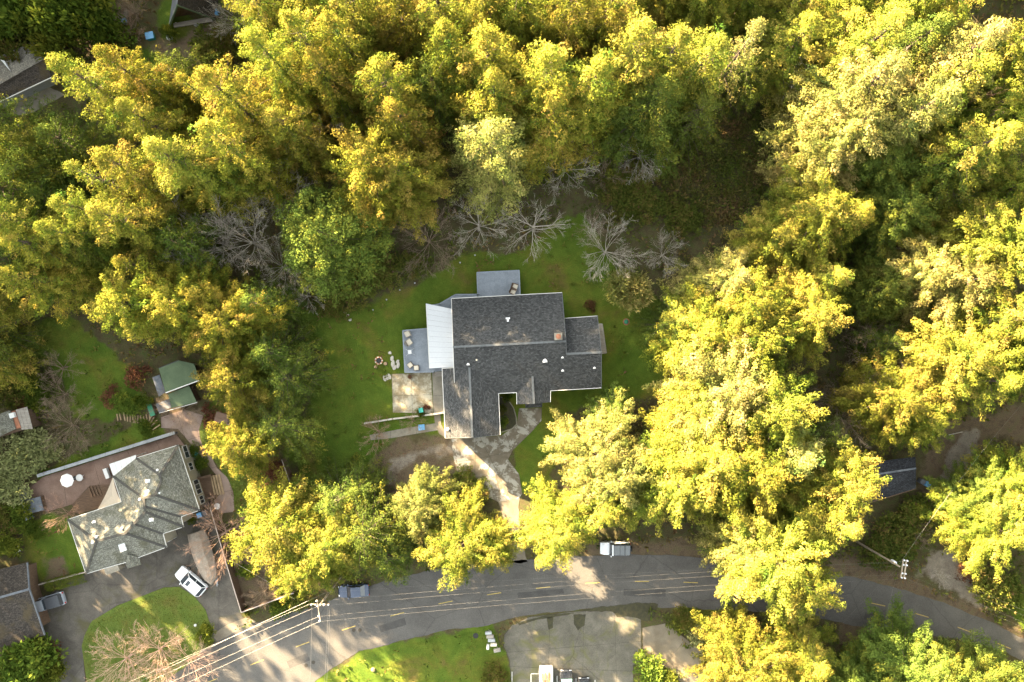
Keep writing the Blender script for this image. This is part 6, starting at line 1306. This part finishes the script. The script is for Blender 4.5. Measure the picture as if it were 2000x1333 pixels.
for row in [
 ('s4',1228,566,5.6,3.7,'round willowy bush with a yellow sunlit top on the east lawn','bush','bush'),
 ('s4',272,428,11,3.4,'pale yellow leafed tree left of the grey tangle','leafy_tree','tree'),
 ('s5',24,30,9,5.6,'green leafy tree in the top left corner','leafy_tree','tree'),('s1',88,66,8,5.0,'green leafy tree just above the long dark roof','leafy_tree','tree'),('s5',140,36,9,5.2,'green leafy tree at the top, third from the left corner','leafy_tree','tree'),('s1',196,34,8,4.4,'green leafy tree beside the dirt track at the top','leafy_tree','tree'),
 ('s6',20,85,5,4.2,'dark shrub at the left edge above the long dark roof'),
 ('s6',220,72,3,2.6,'dark green shrub left of the reddish bush in the cabin yard'),('s1',330,60,2,1.4,'small round shrub by the left foot of the pointed cabin'),('s6',410,92,3.4,3.2,'dark dense shrub below the cabin yard, the left one'),('s6',446,84,3.4,2.8,'dark dense shrub below the cabin yard, the right one'),('s2',438,62,2.6,2.0,'greyish shrub right of the cabin yard hose'),
 ('s6',38,718,2.6,3.2,'dark green shrub at the left, topmost by the shaded lawn'),('s1',76,752,2.4,2.8,'green shrub left of the middle leafless bush'),('s6',18,770,2.6,2.8,'dark green shrub at the left edge above the grey outbuilding'),('s1',64,788,2.2,2.2,'green shrub directly above the pale lean-to'),('s3',40,778,2.2,1.8,'brownish shrub above the grey outbuilding'),
 ('s2',40,892,3.6,4.8,'big grey-green shrub at the left edge below the outbuilding'),('s2',84,880,2.8,2.6,'grey-green shrub right of the big one, above the patio corner'),('s2',14,950,3.6,3.6,'grey-green shrub at the left edge beside the patio'),
 ('s1',40,1010,2.6,2.6,'green shrub left of the hot tub'),('s6',12,1020,2.6,2.6,'dark green shrub at the left edge below the hot tub'),('s1',62,1040,2,1.7,'bright green round shrub below the hot tub'),('s5',12,1062,3.2,2.4,'pale green spiky shrub at the left edge by the white chair'),
 ('s5',40,1300,5,6.0,'big bright green bush in the bottom left corner'),('s5',96,1312,3,2.6,'green bush right of the corner bush at the bottom left'),('s3',95,1265,1.6,2.2,'brown shrub below the near-black roof corner'),
 ('s3',270,742,1.6,2.2,'brown shrub left of the upper green shed'),('s1',246,786,1.4,2.2,'green shrub on the slope above the garden steps'),('s5',276,786,2.6,1.4,'bright yellow-green upright shrub by the garden steps'),('s3',222,778,1.2,1.9,'rusty shrub at the lower end of the shaded lawn'),('s1',286,836,1.2,1.5,'dark leafy shrub at the end of the retaining wall'),
 ('s1',392,908,1.2,1.5,'fern clump between the stairs and the curved path'),('s1',374,880,1.1,1.3,'fern clump at the corner of the hipped roof house'),('s1',375,1012,1.0,1.0,'small lime green shrub beside the blue bin'),
 ('s5',398,1240,2.1,1.9,'round yellow sunlit bush at the corner of the island lawn','bush','bush'),('s1',480,1120,1.6,1.6,'green shrub along the inside of the board fence'),('s6',545,1128,1.8,2.0,'dark shrub inside the fence below the spreading yellow tree'),('s1',548,1178,2,2.2,'green shrub outside the fence, left of the pole'),('s6',588,1168,2,2.2,'dark green shrub outside the fence, nearest the pole'),('s1',480,1196,1.0,.9,'yellow-green tuft at the outer fence corner'),
 ('s3',420,812,1.8,2.2,'rusty shrub right of the lower green shed'),('s3',534,938,1.5,2.6,'rust coloured ground shrub beside the straight garden fence'),
 ('s5',1275,1312,2.2,3.3,'leafy green bush at the bottom between the lot and the ramp','bush','bush'),('s5',1302,1336,2,2.4,'leafy green bush at the bottom edge below the ramp','bush','bush'),('s6',1336,1210,1.8,2.3,'dark shrub at the tip of the roadside bank'),('s2',1372,1250,2.4,2.4,'grey leafed bush beside the concrete ramp'),('s6',1432,1224,2,3.0,'dark shrub right of the grey leafed bush'),('s6',965,1325,1.6,2.4,'dark round shrub at the bottom right of the roadside lawn'),
 ('s1',986,826,.8,.9,'small green plant in the bed by the garage'),('s1',990,774,1.2,.9,'leafy plant in the corner beside the entrance gable'),('s0',982,802,.8,.8,'dark plant in the middle of the bed by the garage'),('s1',819,807,1.1,.75,'lime shrub beside the teal bin'),
 ('s6',905,938,1.6,2.2,'dark shrub along the left side of the driveway, the upper one'),('s6',932,965,1.6,2.2,'dark shrub along the left side of the driveway, the lower one'),
 ('s6',1756,1048,3,4.2,'dark leafy shrub below the black cabin roof'),('s6',1722,1082,2.6,3.2,'dark shrub left of the right utility pole'),('s6',1790,1012,3,3.4,'dark shrub between the cabin and the green tree'),('s0',1930,1138,2.6,3.6,'olive shrub at the right above the road cutting'),('s3',1896,1128,2,2.4,'brownish shrub right of the gravel turnout'),('s0',1970,1166,2.4,3.0,'olive shrub at the right edge above the road'),
 ('s6',1196,364,2.4,3.2,'dark shrub right of the leafless tree with green moss'),('s6',1246,345,2.4,3.0,'dark leafy shrub below the bare tree at the clearing'),('s6',1330,428,2.2,3.0,'dark shrub at the bottom of the dark clearing'),('s6',1262,402,2.2,3.2,'dark shrub above the small grey leafless tree'),('s0',1218,420,2,2.6,'olive shrub above the dense fan of twigs'),
 ('s6',700,560,2.2,3.6,'dark thicket right below the round domed conifer'),('s6',752,530,2.2,3.2,'dark thicket left of the brown leafless one'),('s6',650,592,1.8,2.8,'dark shrub at the upper left corner of the main lawn'),('s6',806,520,1.6,2.4,'dark shrub on the lawn edge below the brown thicket'),
 ('s3',1150,600,1.0,1.1,'small brown shrub beside the east wing of the main house'),
]: shrub(*row)
# clipped hedge beside the driveway
hd = bush_mesh('hedge', 611, 1, 1, 'broadleaf', 10, 4); rg = np.random.default_rng(77); n_ = 700
cx = rg.uniform(-2.9, 2.9, n_); cy = rg.uniform(-.72, .72, n_)*np.sqrt(np.clip(1-(np.abs(cx)/3.05)**6, .05, 1)); cz = .95+.12*np.cos(cy*1.9)+rg.uniform(-.06, .06, n_); low = rg.uniform(0, 1, n_) < .35; cz[low] = rg.uniform(.1, .9, low.sum()); cy[low] = np.sign(cy[low])*.72
V, t = puffs(rg, np.stack([cx, cy, cz], 1), np.tile([0, 0, 1.0], (n_, 1)), np.full(n_, .30), 14, rg.uniform(.4, .9, n_))
hg = mesh_obj('hedge', quick_quads('hedge', V, MAT['broadleaf'], t)); p = P(126, 1138, 1); hg.location = (p.x, p.y, 0); hg.rotation_euler = (0, 0, math.radians(14)); tag(hg, 'clipped green hedge beside the asphalt driveway', 'hedge')

# ------------------------------------------------------------------ ground cover that nobody could count
KEEP = [PL(q) for q in ([(862,570),(1185,570),(1185,800),(862,860)], [(760,525),(1030,525),(1030,860),(760,860)], UP+LO, [(100,1158),(330,1040),(352,1000),(408,994),(475,1200),(440,1262),(160,1345),(70,1345),(70,1200)], [(980,1235),(1035,1200),(1260,1195),(1420,1345),(995,1345)], [(880,855),(1062,795),(1062,850),(1025,1100),(980,1100),(880,900)], [(50,955),(345,845),(410,820),(460,1000),(410,1000),(360,1040),(160,1125),(125,1020)], [(300,700),(400,700),(400,800),(300,800)], [(-60,790),(66,790),(66,870),(-60,870)], [(-60,1095),(90,1095),(100,1290),(-60,1290)], [(-70,70),(130,70),(130,230),(-70,240)], [(320,-60),(430,-60),(425,60),(325,60)], [(1690,890),(1815,890),(1815,990),(1690,990)], [(155,1130),(420,1130),(420,1345),(155,1345)])]
def scatter(n, seed, want, dmin=0.0):
    rg = np.random.default_rng(seed); X = rg.uniform(-80, 80, n); Y = rg.uniform(-54, 54, n); ok = np.ones(n, bool)
    for q in KEEP: ok &= poly_dist(X, Y, q) < -0.25
    ix = np.clip(np.searchsorted(xs, X), 0, nx-1); iy = np.clip(np.searchsorted(ys, Y), 0, ny-1)
    L, D, G = g_lawn[iy, ix], g_dirt[iy, ix], g_grav[iy, ix]; ok &= want(L, D, G, rg.uniform(0, 1, n)); return X[ok], Y[ok], rg
X, Y, rg = scatter(26000, 21, lambda L, D, G, u: ((L < .4) | (u < .2)) & (D < .6) & (G < .5) & (u < .62))
n_ = len(X); V, t = leaves_from_tufts(rg, np.stack([X, Y, rg.uniform(.05, .5, n_)], 1), np.tile([0, 0, 1.0], (n_, 1)), rg.uniform(.5, 1.0, n_), 7, lw=.46, up=.5, tint=np.clip(.5+.35*np.sin(X*.21+Y*.13)+rg.normal(0, .2, n_), 0, 1))
o = mesh_obj('undergrowth', quick_quads('undergrowth', V, MAT['scrub'], t)); tag(o, 'low dark undergrowth on the forest floor', 'undergrowth', kind='stuff')
X, Y, rg = scatter(150000, 22, lambda L, D, G, u: (L > .45) & (D < .5) & (G < .5))
extra = []
for q in ([(165,1262),(182,1218),(232,1188),(320,1153),(350,1150),(400,1195),(412,1238),(300,1340),(175,1340)], [(399,815),(490,805),(525,960),(500,1005),(460,998),(445,933),(395,865)]):
    q = PL(q); bx = [p.x for p in q]; by = [p.y for p in q]; a = rg.uniform(min(bx), max(bx), 9000); b = rg.uniform(min(by), max(by), 9000); k = poly_dist(a, b, q) > .05; extra.append((a[k], b[k]))
X = np.concatenate([X]+[a for a, b in extra]); Y = np.concatenate([Y]+[b for a, b in extra]); n_ = len(X)
MAT['grass'] = leaf_mat('grass blades', [(0.0, (0.050, 0.075, 0.010)), (0.5, (0.078, 0.096, 0.012)), (1.0, (0.125, 0.105, 0.026))], .3)
V, t = leaves_from_tufts(rg, np.stack([X, Y, np.full(n_, .02)], 1), np.tile([0, 0, 1.0], (n_, 1)), rg.uniform(.13, .26, n_), 2, lw=.4, up=.6, tint=np.clip(.42+.3*np.sin(X*.33+1)*np.cos(Y*.29)+rg.normal(0, .22, n_), 0, 1))
o = mesh_obj('grass', quick_quads('grass', V, MAT['grass'], t)); tag(o, 'short uneven grass of the lawns', 'grass', kind='stuff')
X, Y, rg = scatter(40000, 23, lambda L, D, G, u: ((D > .3) & (u < .8)) | ((L > .4) & (u < .10))); n_ = len(X)
V, t = leaves_from_tufts(rg, np.stack([X, Y, np.full(n_, .02)], 1), np.tile([0, 0, .3], (n_, 1)), rg.uniform(.12, .3, n_), 3, lw=.5, up=.1, tint=rg.uniform(0, 1, n_))
o = mesh_obj('leaf_litter', quick_quads('leaf_litter', V, MAT['rust_leaf'], t)); tag(o, 'brown fallen needles and leaves on bare earth', 'leaf litter', kind='stuff')
q = PL([(1290,290),(1330,250),(1420,240),(1500,200),(1560,140),(1570,230),(1500,290),(1490,380),(1420,440),(1340,450),(1290,400)]); rg = np.random.default_rng(31); a = rg.uniform(18, 44, 9000); b = rg.uniform(14, 42, 9000); k = poly_dist(a, b, q) > 0; a, b = a[k], b[k]; n_ = len(a)
V, t = leaves_from_tufts(rg, np.stack([a, b, rg.uniform(.03, .35, n_)], 1), np.tile([0, 0, 1.0], (n_, 1)), rg.uniform(.35, .8, n_), 8, lw=.3, up=.5, tint=np.clip(.45+.4*np.sin(a*.55)*np.cos(b*.5)+rg.normal(0, .2, n_), 0, 1))
MAT['bracken'] = leaf_mat('bracken and rough grass', [(0.0, (0.060, 0.095, 0.018)), (0.5, (0.090, 0.100, 0.024)), (1.0, (0.17, 0.115, 0.05))])
o = mesh_obj('bracken', quick_quads('bracken', V, MAT['bracken'], t)); tag(o, 'rough grass and brown bracken in the gully clearing', 'bracken', kind='stuff')
